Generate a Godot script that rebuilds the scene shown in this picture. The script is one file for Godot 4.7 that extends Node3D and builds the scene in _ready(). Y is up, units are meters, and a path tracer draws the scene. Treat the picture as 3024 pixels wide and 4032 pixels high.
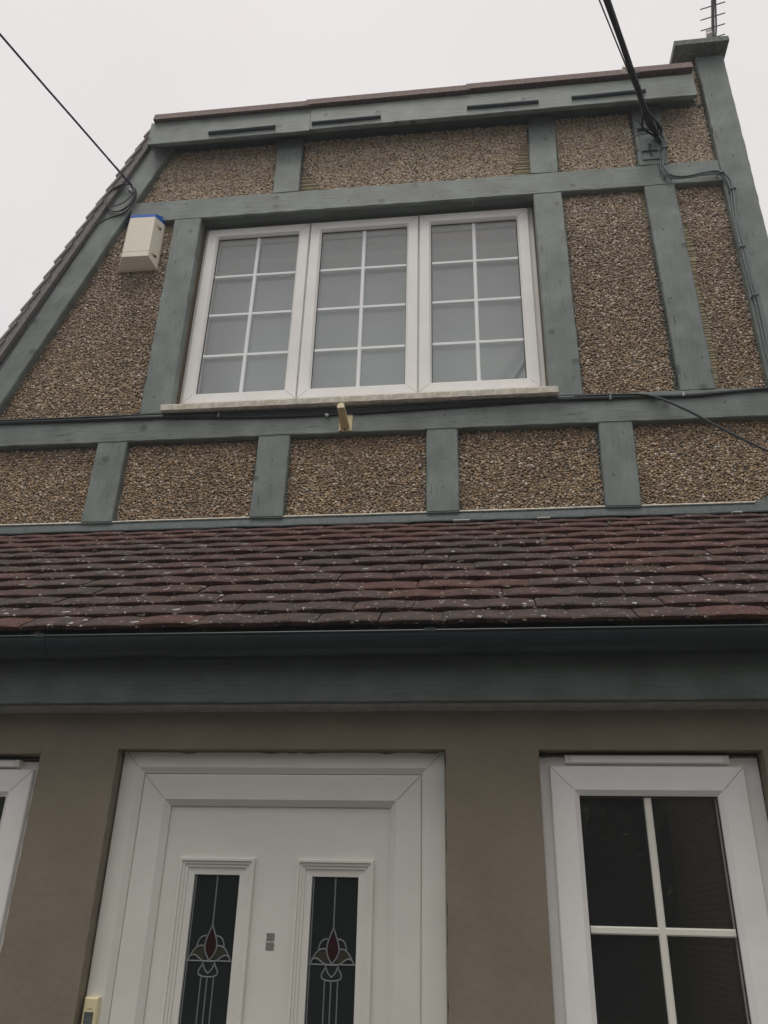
extends Node3D
# A half-timbered pebbledashed house front seen from its doorstep, looking up, under a white overcast sky.
# Upper wall plane z = 0, ground-floor wall plane z = 0.82, y up, metres.

var R := RandomNumberGenerator.new()
var M := {}
var UU := Vector3(1, 0, 0.7)
var VV := Vector3(0, 1, 0.7)
var UO := Vector2.ZERO
var TINT := Color(1, 1, 1)
var TINTED := false

# ---------------------------------------------------------------- helpers

func numbered(called: String, parent: Node) -> String:
	if not parent.has_node(called):
		return called
	var k := 1
	while parent.has_node("%s_%03d" % [called, k]):
		k += 1
	return "%s_%03d" % [called, k]

func mb() -> SurfaceTool:
	var st := SurfaceTool.new()
	st.begin(Mesh.PRIMITIVE_TRIANGLES)
	return st

func vert(st: SurfaceTool, p: Vector3, n: Vector3) -> void:
	st.set_normal(n)
	st.set_uv(Vector2(p.dot(UU), p.dot(VV)) + UO)
	if TINTED:
		st.set_color(TINT)
	st.add_vertex(p)

# corners counter-clockwise as seen from outside
func tri(st: SurfaceTool, a: Vector3, b: Vector3, c: Vector3) -> void:
	var n := (b - a).cross(c - a)
	if n.length() < 1e-12:
		return
	n = n.normalized()
	vert(st, a, n); vert(st, c, n); vert(st, b, n)

func quad(st: SurfaceTool, a: Vector3, b: Vector3, c: Vector3, d: Vector3) -> void:
	tri(st, a, b, c)
	tri(st, a, c, d)

func box(st: SurfaceTool, lo: Vector3, hi: Vector3, xf := Transform3D.IDENTITY) -> void:
	var v := []
	for k in 8:
		v.append(xf * Vector3(hi.x if k & 1 else lo.x, hi.y if k & 2 else lo.y, hi.z if k & 4 else lo.z))
	quad(st, v[4], v[5], v[7], v[6])
	quad(st, v[1], v[0], v[2], v[3])
	quad(st, v[0], v[4], v[6], v[2])
	quad(st, v[5], v[1], v[3], v[7])
	quad(st, v[6], v[7], v[3], v[2])
	quad(st, v[0], v[1], v[5], v[4])

# box with a chamfer on the four edges of its front face and its sides
func softbox(st: SurfaceTool, lo: Vector3, hi: Vector3, c: float) -> void:
	ring(st, lo.x, lo.y, hi.x, hi.y, [Vector2(0, lo.z), Vector2(0, hi.z - c), Vector2(c, hi.z)])
	quad(st, Vector3(lo.x + c, lo.y + c, hi.z), Vector3(hi.x - c, lo.y + c, hi.z), Vector3(hi.x - c, hi.y - c, hi.z), Vector3(lo.x + c, hi.y - c, hi.z))

# mitred rectangular ring swept round a profile of (inset, z)
func ring(st: SurfaceTool, x0: float, y0: float, x1: float, y1: float, prof: Array) -> void:
	for j in prof.size() - 1:
		var a: Vector2 = prof[j]
		var b: Vector2 = prof[j + 1]
		var p := [Vector3(x0 + a.x, y0 + a.x, a.y), Vector3(x1 - a.x, y0 + a.x, a.y), Vector3(x1 - a.x, y1 - a.x, a.y), Vector3(x0 + a.x, y1 - a.x, a.y)]
		var q := [Vector3(x0 + b.x, y0 + b.x, b.y), Vector3(x1 - b.x, y0 + b.x, b.y), Vector3(x1 - b.x, y1 - b.x, b.y), Vector3(x0 + b.x, y1 - b.x, b.y)]
		for k in 4:
			var l := (k + 1) % 4
			quad(st, p[k], p[l], q[l], q[k])

# timber of rectangular section lying along the wall from p0 to p1
func beam(st: SurfaceTool, p0: Vector2, p1: Vector2, w: float, zb: float, zf: float, jit := 0.0012, c := 0.004) -> void:
	var d := (p1 - p0).normalized()
	var s := Vector2(-d.y, d.x)
	UU = Vector3(d.x, d.y, 0)
	VV = Vector3(s.x, s.y, 1)
	UO = Vector2(R.randf() * 7.0, R.randf() * 3.0)
	var n := maxi(1, int((p1 - p0).length() / 0.045))
	var rows := []
	for i in n + 1:
		var m := p0.lerp(p1, float(i) / n)
		var l := -w * 0.5 + R.randf_range(-jit, jit)
		var r := w * 0.5 + R.randf_range(-jit, jit)
		var cl := c * R.randf_range(0.6, 1.5)
		var cr := c * R.randf_range(0.6, 1.5)
		var row := []
		for q: Vector2 in [Vector2(l, zb), Vector2(l, zf - cl), Vector2(l + cl, zf), Vector2(r - cr, zf), Vector2(r, zf - cr), Vector2(r, zb)]:
			var at := m + s * q.x
			row.append(Vector3(at.x, at.y, q.y))
		rows.append(row)
	for i in n:
		for j in 5:
			quad(st, rows[i][j + 1], rows[i][j], rows[i + 1][j], rows[i + 1][j + 1])
	for j in range(1, 5):
		tri(st, rows[0][0], rows[0][j], rows[0][j + 1])
		tri(st, rows[n][0], rows[n][j + 1], rows[n][j])
	UU = Vector3(1, 0, 0.7)
	VV = Vector3(0, 1, 0.7)
	UO = Vector2.ZERO

# flat polygon (counter-clockwise, xy) extruded from z0 to z1
func prism(st: SurfaceTool, poly: PackedVector2Array, z0: float, z1: float) -> void:
	var idx := Geometry2D.triangulate_polygon(poly)
	for k in range(0, idx.size(), 3):
		var a := poly[idx[k]]
		var b := poly[idx[k + 1]]
		var c := poly[idx[k + 2]]
		if (b - a).cross(c - a) < 0:
			var t := b
			b = c
			c = t
		tri(st, Vector3(a.x, a.y, z1), Vector3(b.x, b.y, z1), Vector3(c.x, c.y, z1))
		tri(st, Vector3(a.x, a.y, z0), Vector3(c.x, c.y, z0), Vector3(b.x, b.y, z0))
	for k in poly.size():
		var a := poly[k]
		var b := poly[(k + 1) % poly.size()]
		quad(st, Vector3(a.x, a.y, z0), Vector3(b.x, b.y, z0), Vector3(b.x, b.y, z1), Vector3(a.x, a.y, z1))

func smooth_path(pts: Array, per := 6) -> Array:
	var out := []
	for i in pts.size() - 1:
		var a: Vector3 = pts[maxi(i - 1, 0)]
		var b: Vector3 = pts[i]
		var c: Vector3 = pts[i + 1]
		var d: Vector3 = pts[mini(i + 2, pts.size() - 1)]
		for k in per:
			out.append(b.cubic_interpolate(c, a, d, float(k) / per))
	out.append(pts[-1])
	return out

func tube(st: SurfaceTool, pts: Array, r: float, sides := 6, r_end := -1.0) -> void:
	var prev := []
	var prevn := []
	var up := Vector3(0.31, 0.9, 0.22).normalized()
	var n := pts.size()
	for i in n:
		var t: Vector3 = (pts[mini(i + 1, n - 1)] - pts[maxi(i - 1, 0)])
		t = t.normalized() if t.length() > 1e-9 else Vector3.RIGHT
		var x := up - t * up.dot(t)
		if x.length() < 0.05:
			x = Vector3(1, 0, 0.3) - t * Vector3(1, 0, 0.3).dot(t)
		x = x.normalized()
		up = x
		var y := t.cross(x)
		var rr := r if r_end < 0 else lerpf(r, r_end, float(i) / maxi(1, n - 1))
		var row := []
		var rn := []
		for k in sides:
			var a := TAU * k / sides
			var o := x * cos(a) + y * sin(a)
			row.append(pts[i] + o * rr)
			rn.append(o)
		if i > 0:
			for k in sides:
				var l := (k + 1) % sides
				vert(st, prev[k], prevn[k]); vert(st, row[l], rn[l]); vert(st, prev[l], prevn[l])
				vert(st, prev[k], prevn[k]); vert(st, row[k], rn[k]); vert(st, row[l], rn[l])
		if i == 0 or i == n - 1:
			for k in sides:
				var l := (k + 1) % sides
				if i == 0:
					tri(st, pts[i], row[l], row[k])
				else:
					tri(st, pts[i], row[k], row[l])
		prev = row
		prevn = rn

func disc_post(st: SurfaceTool, at: Vector3, dir: Vector3, r: float, h: float, sides := 10) -> void:
	tube(st, [at, at + dir.normalized() * h], r, sides)

func part(called: String, st: SurfaceTool, m: Material, parent: Node) -> MeshInstance3D:
	var o := MeshInstance3D.new()
	o.name = numbered(called, parent)
	o.mesh = st.commit()
	o.material_override = m
	parent.add_child(o, true)
	return o

func share(called: String, mesh: Mesh, m: Material, parent: Node, xf: Transform3D) -> MeshInstance3D:
	var o := MeshInstance3D.new()
	o.name = numbered(called, parent)
	o.mesh = mesh
	o.material_override = m
	o.transform = xf
	parent.add_child(o, true)
	return o

func scatter(called: String, mesh: Mesh, m: Material, parent: Node, xfs: Array, cols: Array) -> MultiMeshInstance3D:
	var mm := MultiMesh.new()
	mm.transform_format = MultiMesh.TRANSFORM_3D
	mm.use_colors = cols.size() > 0
	mm.mesh = mesh
	mm.instance_count = xfs.size()
	for k in xfs.size():
		mm.set_instance_transform(k, xfs[k])
		if cols.size() > 0:
			mm.set_instance_color(k, cols[k])
	var o := MultiMeshInstance3D.new()
	o.name = numbered(called, parent)
	o.multimesh = mm
	o.material_override = m
	o.set_meta("kind", "stuff")
	parent.add_child(o, true)
	return o

func thing(called: String, label: String, category: String, at := Vector3.ZERO, group := "") -> Node3D:
	var o := Node3D.new()
	o.name = numbered(called, self)
	o.position = at
	add_child(o, true)
	o.set_meta("label", label)
	o.set_meta("category", category)
	if group:
		o.set_meta("group", group)
	return o

func lin(r: float, g: float, b: float) -> Color:
	return Color(r, g, b).linear_to_srgb()

# ---------------------------------------------------------------- materials

func noise(kind: int, freq: float, seed_: int, oct := 4) -> FastNoiseLite:
	var n := FastNoiseLite.new()
	n.noise_type = kind
	n.frequency = freq
	n.seed = seed_
	n.fractal_octaves = oct
	return n

func grey(n: FastNoiseLite, w: int, h: int) -> PackedByteArray:
	var im := n.get_seamless_image(w, h, false, false, 0.15)
	im.convert(Image.FORMAT_L8)
	return im.get_data()

func tex(data: PackedByteArray, w: int, h: int, fmt := Image.FORMAT_RGB8) -> ImageTexture:
	return ImageTexture.create_from_image(Image.create_from_data(w, h, false, fmt, data))

func b8(v: float) -> int:
	return clampi(int(v), 0, 255)

func mat(called: String, c: Color, rough: float) -> StandardMaterial3D:
	var m := StandardMaterial3D.new()
	m.resource_name = called
	m.albedo_color = c
	m.roughness = rough
	return m

# mottled material in world space: two noise scales around one colour
func mottled(called: String, c: Color, rough: float, amount: float, scale: float, relief: float, seed_: int, blotch := 0.5, hue := Vector3(1, 1, 1)) -> StandardMaterial3D:
	var m := mat(called, Color(1, 1, 1), rough)
	var w := 512
	var f := grey(noise(FastNoiseLite.TYPE_SIMPLEX_SMOOTH, 0.09, seed_, 5), w, w)
	var g := grey(noise(FastNoiseLite.TYPE_SIMPLEX_SMOOTH, 0.012, seed_ + 1, 5), w, w)
	var d := PackedByteArray()
	d.resize(w * w * 3)
	var hgt := PackedByteArray()
	hgt.resize(w * w)
	for k in w * w:
		var t := ((f[k] - 128) * (1.0 - blotch) + (g[k] - 128) * blotch * 1.6) / 128.0 * amount
		d[k * 3] = b8(c.r * 255 * (1 + t * hue.x))
		d[k * 3 + 1] = b8(c.g * 255 * (1 + t * hue.y))
		d[k * 3 + 2] = b8(c.b * 255 * (1 + t * hue.z))
		hgt[k] = b8(f[k] * 0.7 + g[k] * 0.3)
	m.albedo_texture = tex(d, w, w)
	if relief > 0:
		m.heightmap_enabled = true
		m.heightmap_texture = tex(hgt, w, w, Image.FORMAT_L8)
		m.heightmap_scale = relief
	m.uv1_triplanar = true
	m.uv1_world_triplanar = true
	m.uv1_scale = Vector3.ONE * scale
	return m

# painted sawn timber; u runs along the grain, one repeat is 2.4 m by 0.6 m
func painted_wood(called: String, c: Color, seed_: int, crack: float, knots := 12) -> StandardMaterial3D:
	var w := 2048
	var h := 512
	var n1 := noise(FastNoiseLite.TYPE_SIMPLEX_SMOOTH, 1.0, seed_, 3)
	var n2 := noise(FastNoiseLite.TYPE_SIMPLEX_SMOOTH, 1.0, seed_ + 7, 4)
	n1.frequency = 0.02
	# grain: noise of a stretched image
	var a := n1.get_seamless_image(256, h, false, false, 0.2)
	a.convert(Image.FORMAT_L8)
	n2.frequency = 0.09
	var fine := n2.get_seamless_image(128, h, false, false, 0.2)
	fine.convert(Image.FORMAT_L8)
	fine.resize(w, h, Image.INTERPOLATE_CUBIC)
	a.resize(w, h, Image.INTERPOLATE_CUBIC)
	var fd := fine.get_data()
	var ad := a.get_data()
	var blot := grey(noise(FastNoiseLite.TYPE_SIMPLEX_SMOOTH, 0.006, seed_ + 3, 4), w, h)
	var gr := grey(noise(FastNoiseLite.TYPE_SIMPLEX_SMOOTH, 0.2, seed_ + 4, 3), w, h)
	var d := PackedByteArray()
	d.resize(w * h * 3)
	var hg := PackedByteArray()
	hg.resize(w * h)
	for k in w * h:
		var t := (blot[k] - 128) * 0.0010 + (fd[k] - 128) * 0.0005 + (gr[k] - 128) * 0.0005
		var cut := 0.0
		if fd[k] > 186 and ad[k] > 128:
			cut = minf(1.0, (fd[k] - 186) / 14.0) * crack
		var v := (1.0 + t) * (1.0 - 0.72 * cut)
		d[k * 3] = b8(c.r * 255 * v)
		d[k * 3 + 1] = b8(c.g * 255 * v)
		d[k * 3 + 2] = b8(c.b * 255 * v)
		hg[k] = b8(150 + (fd[k] - 128) * 0.35 + (gr[k] - 128) * 0.12 - cut * 120)
	# knots: dark ringed eyes under the paint
	var rr := RandomNumberGenerator.new()
	rr.seed = seed_
	for k in knots:
		var cx := rr.randi_range(40, w - 40)
		var cy := rr.randi_range(30, h - 30)
		var ra := rr.randf_range(9, 17)
		var rb := ra * rr.randf_range(0.8, 1.15)
		for y in range(-26, 27):
			for x in range(-26, 27):
				var q := sqrt(pow(x / ra, 2) + pow(y / rb, 2))
				if q > 1.5:
					continue
				var kk := ((cy + y + h) % h) * w + (cx + x + w) % w
				var dark := 0.0
				if q < 1.0:
					dark = 0.16 + 0.22 * maxf(0, sin(q * 9.0 + gr[kk] * 0.02))
				else:
					dark = 0.16 * (1.5 - q)
				if q < 0.25:
					dark = 0.42
				for j in 3:
					d[kk * 3 + j] = b8(d[kk * 3 + j] * (1 - dark))
				hg[kk] = b8(hg[kk] + (30 if q > 0.7 and q < 1.1 else -40 * dark))
	var m := mat(called, Color(1, 1, 1), 0.5)
	m.albedo_texture = tex(d, w, h)
	m.heightmap_enabled = true
	m.heightmap_texture = tex(hg, w, h, Image.FORMAT_L8)
	m.heightmap_scale = 0.16
	m.uv1_scale = Vector3(1 / 2.4, 1 / 0.6, 1)
	return m

# weathered clay tile with flat pale lichen; one repeat is 0.8 m by 0.8 m
func tile_material(called: String, c: Color, seed_: int) -> StandardMaterial3D:
	var w := 1024
	var f := grey(noise(FastNoiseLite.TYPE_SIMPLEX_SMOOTH, 0.08, seed_, 5), w, w)
	var g := grey(noise(FastNoiseLite.TYPE_SIMPLEX_SMOOTH, 0.012, seed_ + 1, 4), w, w)
	var s := grey(noise(FastNoiseLite.TYPE_SIMPLEX_SMOOTH, 0.020, seed_ + 2, 3), w, w)
	var d := PackedByteArray()
	d.resize(w * w * 3)
	var hg := PackedByteArray()
	hg.resize(w * w)
	for k in w * w:
		var t := (f[k] - 128) * 0.0022 + (g[k] - 128) * 0.0009
		var red := clampf((g[k] - 128) * 0.0007, -0.04, 0.06)
		var r := c.r * (1 + t + red * 0.8)
		var gg := c.g * (1 + t)
		var b := c.b * (1 + t)
		var l := clampf((s[k] + (f[k] - 128) * 0.20 - 200) / 10.0, 0, 1)
		d[k * 3] = b8(255 * lerpf(r, 0.66, l))
		d[k * 3 + 1] = b8(255 * lerpf(gg, 0.66, l))
		d[k * 3 + 2] = b8(255 * lerpf(b, 0.64, l))
		hg[k] = b8(f[k] * 0.8 + 25 + l * 25)
	var m := mat(called, Color(1, 1, 1), 0.9)
	m.metallic_specular = 0.3
	m.albedo_texture = tex(d, w, w)
	m.heightmap_enabled = true
	m.heightmap_texture = tex(hg, w, w, Image.FORMAT_L8)
	m.heightmap_scale = 0.18
	m.vertex_color_use_as_albedo = true
	m.uv1_scale = Vector3(1 / 0.8, 1 / 0.8, 1)
	return m

func make_materials() -> void:
	M.paint = painted_wood("green grey paint", Color(0.452, 0.490, 0.475), 11, 0.42, 14)
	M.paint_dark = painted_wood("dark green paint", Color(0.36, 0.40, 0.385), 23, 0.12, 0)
	M.pvc = mottled("white plastic", Color(0.952, 0.953, 0.945), 0.32, 0.018, 0.7, 0.0, 31, 0.8)
	M.pvc_door = mottled("door plastic", Color(0.875, 0.878, 0.85), 0.34, 0.018, 0.7, 0.0, 37, 0.8)
	M.bar = mat("glazing bar white", Color(0.955, 0.97, 0.98), 0.3)
	M.bar_cream = mat("glazing bar cream", Color(0.925, 0.925, 0.88), 0.35)
	M.seal = mat("rubber seal", Color(0.16, 0.16, 0.17), 0.6)
	M.sill = mottled("weathered sill", Color(0.90, 0.875, 0.82), 0.6, 0.2, 5.0, 0.08, 41, 0.4, Vector3(0.9, 1, 1.2))
	M.render = mottled("taupe masonry paint", Color(0.505, 0.47, 0.41), 0.85, 0.045, 0.7, 0.10, 43, 0.6)
	M.mortar = mottled("pebbledash mortar", Color(0.50, 0.45, 0.38), 0.95, 0.25, 6.0, 0.5, 47, 0.3)
	M.bare = mottled("bare undercoat", Color(0.66, 0.62, 0.51), 0.9, 0.14, 5.0, 0.1, 53, 0.4)
	M.lead = mottled("painted lead", Color(0.33, 0.37, 0.37), 0.6, 0.15, 4.0, 0.15, 59, 0.6)
	M.gutter = mottled("dark green gutter plastic", Color(0.125, 0.175, 0.185), 0.35, 0.10, 2.0, 0.0, 61, 0.7)
	M.soffit = mottled("grey soffit board", Color(0.62, 0.62, 0.60), 0.7, 0.12, 3.0, 0.0, 67, 0.6)
	M.concrete = mottled("stained concrete", Color(0.46, 0.485, 0.465), 0.9, 0.25, 5.0, 0.1, 71, 0.5)
	M.ridge = mottled("brown clay ridge", Color(0.50, 0.445, 0.435), 0.9, 0.22, 6.0, 0.10, 73, 0.4)
	M.verge = mottled("grey brown verge mortar", Color(0.53, 0.515, 0.505), 0.95, 0.22, 6.0, 0.10, 79, 0.4)
	M.ground = mottled("worn paving concrete", Color(0.33, 0.325, 0.315), 0.9, 0.2, 0.4, 0.3, 83, 0.5)
	M.inside = mat("room plaster", Color(0.72, 0.71, 0.69), 0.9)
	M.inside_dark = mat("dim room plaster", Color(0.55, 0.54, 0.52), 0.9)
	M.blind = mottled("grey blind cloth", Color(0.755, 0.80, 0.80), 0.9, 0.02, 1.0, 0.0, 89, 0.8)
	M.cream = mottled("cream plastic", Color(0.94, 0.915, 0.85), 0.4, 0.012, 4.0, 0.0, 97, 0.7)
	M.blue = mat("blue plastic", Color(0.16, 0.40, 0.80), 0.3)
	M.black = mat("black cable", Color(0.10, 0.11, 0.13), 0.5)
	M.cable_blue = mat("blue black cable", Color(0.19, 0.18, 0.36), 0.5)
	M.cable_grey = mat("painted grey cable", Color(0.44, 0.48, 0.48), 0.55)
	M.cable_green = mat("painted dark cable", Color(0.20, 0.235, 0.24), 0.55)
	M.steel = mat("dull galvanised steel", Color(0.62, 0.63, 0.64), 0.45)
	M.steel.metallic = 0.6
	M.steel_dark = mat("dark painted steel", Color(0.25, 0.29, 0.31), 0.5)
	M.alu = mat("weathered aluminium", Color(0.55, 0.55, 0.56), 0.5)
	M.alu.metallic = 0.5
	M.yellow = mottled("cream painted bracket", Color(0.85, 0.80, 0.64), 0.5, 0.22, 22.0, 0.0, 101, 0.6, Vector3(0.9, 1, 1.3))
	M.slot = mat("recess dark", Color(0.10, 0.09, 0.08), 0.8)
	M.came = mat("lead came", Color(0.47, 0.49, 0.50), 0.5)
	M.door_glass = mat("dark door glass", Color(0.15, 0.172, 0.168), 0.08)
	M.ruby = mat("maroon glass", Color(0.20, 0.105, 0.13), 0.1)
	M.amber = mat("brown glass", Color(0.25, 0.24, 0.20), 0.1)
	M.smoke = mat("smoky glass", Color(0.17, 0.19, 0.20), 0.1)
	M.residue = mottled("grey sticker residue", Color(0.50, 0.50, 0.47), 0.9, 0.5, 30.0, 0.0, 103, 0.4)
	M.grime = mat("dark grime", Color(0.30, 0.29, 0.27), 0.9)
	M.bell = mat("yellowed cream plastic", Color(0.90, 0.855, 0.69), 0.4)
	M.nail = mat("painted nail", Color(0.34, 0.375, 0.37), 0.6)
	M.crack = mat("crack shadow", Color(0.40, 0.37, 0.32), 0.9)
	M.rail = mat("blind rail", Color(0.82, 0.85, 0.85), 0.6)
	M.glass = mat("window glass", Color(0.75, 0.8, 0.8, 0.06), 0.02)
	M.glass.transparency = BaseMaterial3D.TRANSPARENCY_ALPHA
	M.glass_dim = mat("dark room glass", Color(0.80, 0.83, 0.80, 0.008), 0.02)
	M.glass_dim.metallic_specular = 0.7
	M.glass_dim.transparency = BaseMaterial3D.TRANSPARENCY_ALPHA
	M.pebble = mat("pebbles", Color(1, 1, 1), 0.75)
	M.pebble.vertex_color_use_as_albedo = true
	M.moss = mat("moss", Color(1, 1, 1), 1.0)
	M.moss.vertex_color_use_as_albedo = true
	M.tiles = []
	var tones := [Color(0.308, 0.260, 0.247), Color(0.322, 0.258, 0.244), Color(0.300, 0.259, 0.247), Color(0.345, 0.258, 0.242)]
	for k in 4:
		M.tiles.append(tile_material("clay tile %s" % ["brown", "red brown", "dark", "red"][k], tones[k], 200 + k * 10))
	M.brick = mat("brick", Color(1, 1, 1), 0.9)
	M.brick.vertex_color_use_as_albedo = true
	M.bark = mottled("bark", Color(0.30, 0.26, 0.22), 0.95, 0.3, 3.0, 0.6, 107, 0.4)
	M.leaf = mat("leaves", Color(1, 1, 1), 0.6)
	M.leaf.vertex_color_use_as_albedo = true
	M.leaf.backlight_enabled = true
	M.leaf.backlight = Color(0.25, 0.3, 0.12)

# ---------------------------------------------------------------- scene

func _ready() -> void:
	R.seed = 4071
	var cam := Camera3D.new()
	cam.name = "camera"
	cam.fov = 63.709
	cam.near = 0.05
	cam.far = 400.0
	add_child(cam, true)
	# camera axes fitted to the vanishing points of the photograph
	cam.transform = Transform3D(CAMB, Vector3(0, 1.75, 3.2))
	cam.current = true

	var env := Environment.new()
	env.background_mode = Environment.BG_SKY
	env.tonemap_mode = Environment.TONE_MAPPER_LINEAR
	env.tonemap_exposure = 1.04
	env.sdfgi_enabled = true
	env.ssao_enabled = true
	env.ssil_enabled = true
	env.ambient_light_source = Environment.AMBIENT_SOURCE_SKY
	# thin mist added to stand in for veiling glare on the upper wall
	env.fog_enabled = true
	env.fog_density = 0.0065
	env.fog_light_color = Color(0.86, 0.89, 0.92)
	var sky := Sky.new()
	var pano := PanoramaSkyMaterial.new()
	pano.panorama = overcast()
	sky.sky_material = pano
	env.sky = sky
	var we := WorldEnvironment.new()
	we.name = "world_environment"
	we.environment = env
	add_child(we, true)

	var sun := DirectionalLight3D.new()
	sun.name = "sun"
	sun.light_energy = 0.5
	sun.light_color = Color(1.0, 0.975, 0.94)
	sun.light_angular_distance = 30.0
	sun.shadow_enabled = true
	sun.rotation_degrees = Vector3(-69, -14, 0)
	add_child(sun, true)

	make_materials()
	build_ground()
	build_house()
	build_surroundings()
	build_fixtures()

const CAMB := Basis(Vector3(0.993177, 0.022878, -0.114353), Vector3(0.030845, 0.894114, 0.446775), Vector3(0.112466, -0.447254, 0.887308))

func overcast() -> ImageTexture:
	var w := 512
	var h := 256
	var im := Image.create(w, h, false, Image.FORMAT_RGBF)
	var n := noise(FastNoiseLite.TYPE_SIMPLEX_SMOOTH, 1.6, 5, 5)
	for y in h:
		var el := PI * 0.5 - PI * (y + 0.5) / h
		for x in w:
			var az := TAU * (x + 0.5) / w
			var p := Vector3(cos(el) * cos(az), sin(el), cos(el) * sin(az))
			var up := maxf(0.0, p.y)
			var v := lerpf(0.42, 0.79, smoothstep(0.0, 0.70, up)) + 0.10 * smoothstep(0.86, 1.0, up)
			v *= 1.0 + 0.055 * n.get_noise_3d(p.x, p.y * 1.6, p.z)
			var warm := n.get_noise_3d(p.x * 0.6 + 9, p.y, p.z * 0.6)
			im.set_pixel(x, y, Color(v * (1.02 + 0.012 * warm), v * 0.975, v * (0.970 - 0.02 * warm)))
	return ImageTexture.create_from_image(im)

func build_ground() -> void:
	var st := mb()
	quad(st, Vector3(-150, 0, 150), Vector3(150, 0, 150), Vector3(150, 0, -150), Vector3(-150, 0, -150))
	var o := part("ground", st, M.ground, self)
	o.set_meta("kind", "structure")
	o.set_meta("label", "worn grey concrete paving in front of the house")

# x of the rake timber's right edge at height y
func rake(y: float) -> float:
	return -1.698 - 0.360 * (5.766 - y)

var PEB: Array[Mesh] = []

func make_pebbles() -> void:
	for k in 3:
		var ico := SphereMesh.new()
		ico.radius = 1.0
		ico.height = 2.0
		ico.radial_segments = 6
		ico.rings = 3
		var arr := ico.get_mesh_arrays()
		var v: PackedVector3Array = arr[Mesh.ARRAY_VERTEX]
		var nn := noise(FastNoiseLite.TYPE_SIMPLEX, 0.6, 60 + k, 1)
		for i in v.size():
			v[i] = v[i] * (1.0 + 0.45 * nn.get_noise_3dv(v[i] * 2.0))
		arr[Mesh.ARRAY_VERTEX] = v
		var am := ArrayMesh.new()
		am.add_surface_from_arrays(Mesh.PRIMITIVE_TRIANGLES, arr)
		PEB.append(am)

func pebble_colour(y: float, tone: float) -> Color:
	var r := R.randf()
	var c: Color
	if r < 0.34:
		c = Color(0.155, 0.105, 0.065)
	elif r < 0.60:
		c = Color(0.235, 0.170, 0.110)
	elif r < 0.75:
		c = Color(0.30, 0.205, 0.105)
	elif r < 0.87:
		c = Color(0.15, 0.125, 0.105)
	elif r < 0.965:
		c = Color(0.42, 0.35, 0.26)
	else:
		c = Color(0.66, 0.60, 0.52)
	# haze painted into the stones: greyer and brighter up the wall, warmer below
	var haze := clampf((y - 3.75) / 1.1, 0, 1) * 0.30 + 0.08
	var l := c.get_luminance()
	c = c.lerp(Color(l * 1.06, l * 0.98, l * 0.95), haze)
	c = c * ((1.78 + 0.55 * haze + 1.7 * clampf((y - 4.9) / 0.5, 0, 1) + 0.45 * tone) * R.randf_range(0.9, 1.1))
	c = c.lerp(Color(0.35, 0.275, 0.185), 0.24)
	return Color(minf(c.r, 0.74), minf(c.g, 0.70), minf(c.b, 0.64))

func pebbledash(house: Node, poly: PackedVector2Array, bare: Array) -> void:
	var st := mb()
	prism(st, poly, -0.012, -0.002)
	var o := part("pebbledash_panel", st, M.mortar, house)
	var lo := poly[0]
	var hi := poly[0]
	for p in poly:
		lo = lo.min(p)
		hi = hi.max(p)
	var g := 0.0080
	var nn := noise(FastNoiseLite.TYPE_SIMPLEX_SMOOTH, 2.2, 17, 3)
	var xs := [[], [], []]
	var cs := [[], [], []]
	var y := lo.y
	while y < hi.y:
		var x := lo.x
		while x < hi.x:
			var p := Vector2(x + R.randf_range(-0.5, 0.5) * g, y + R.randf_range(-0.5, 0.5) * g)
			x += g
			var thin := nn.get_noise_2d(p.x * 5, p.y * 5)
			if R.randf() < 0.06 + 0.12 * maxf(0, thin):
				continue
			if not Geometry2D.is_point_in_polygon(p, poly):
				continue
			var skip := false
			for b: PackedVector2Array in bare:
				if Geometry2D.is_point_in_polygon(p, b):
					skip = true
					break
			if skip:
				continue
			var k := R.randi() % 3
			var s := R.randf_range(0.0034, 0.0062) * (1.2 if R.randf() < 0.1 else 1.0)
			var bas := Basis.from_euler(Vector3(R.randf() * TAU, R.randf() * TAU, R.randf() * TAU)).scaled(Vector3(1.15, 0.95, 0.8))
			bas = bas.scaled(Vector3.ONE * s)
			xs[k].append(Transform3D(bas, Vector3(p.x, p.y, R.randf_range(-0.001, 0.0035))))
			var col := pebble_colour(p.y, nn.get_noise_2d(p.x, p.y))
			# brush marks: the stones beside a timber caught the paint
			var edge := 9.0
			for i in poly.size():
				edge = minf(edge, p.distance_to(Geometry2D.get_closest_point_to_segment(p, poly[i], poly[(i + 1) % poly.size()])))
			if edge < 0.006 + 0.014 * R.randf() * (0.5 + 0.9 * absf(thin)):
				col = Color(0.17, 0.205, 0.19) * R.randf_range(0.6, 1.1)
			cs[k].append(col)
		y += g
	for k in 3:
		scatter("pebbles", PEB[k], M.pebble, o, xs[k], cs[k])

func bare_patch(house: Node, poly: PackedVector2Array) -> void:
	# undercoat with the ridges of the scratch comb where the dash has come away
	var st := mb()
	prism(st, poly, -0.006, -0.0005)
	var lo := poly[0].y
	var hi := poly[0].y
	for p in poly:
		lo = minf(lo, p.y)
		hi = maxf(hi, p.y)
	var y := lo + 0.006
	while y < hi - 0.004:
		var cut := Geometry2D.intersect_polyline_with_polygon(PackedVector2Array([Vector2(-4, y), Vector2(4, y + R.randf_range(-0.012, 0.012))]), poly)
		for line in cut:
			var pts := []
			for i in 7:
				var q := line[0].lerp(line[1], i / 6.0)
				pts.append(Vector3(q.x, q.y + R.randf_range(-0.0015, 0.0015), 0.0005))
			tube(st, pts, 0.0021, 5)
		y += R.randf_range(0.012, 0.019)
	part("bare_render_patch", st, M.bare, house)

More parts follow.
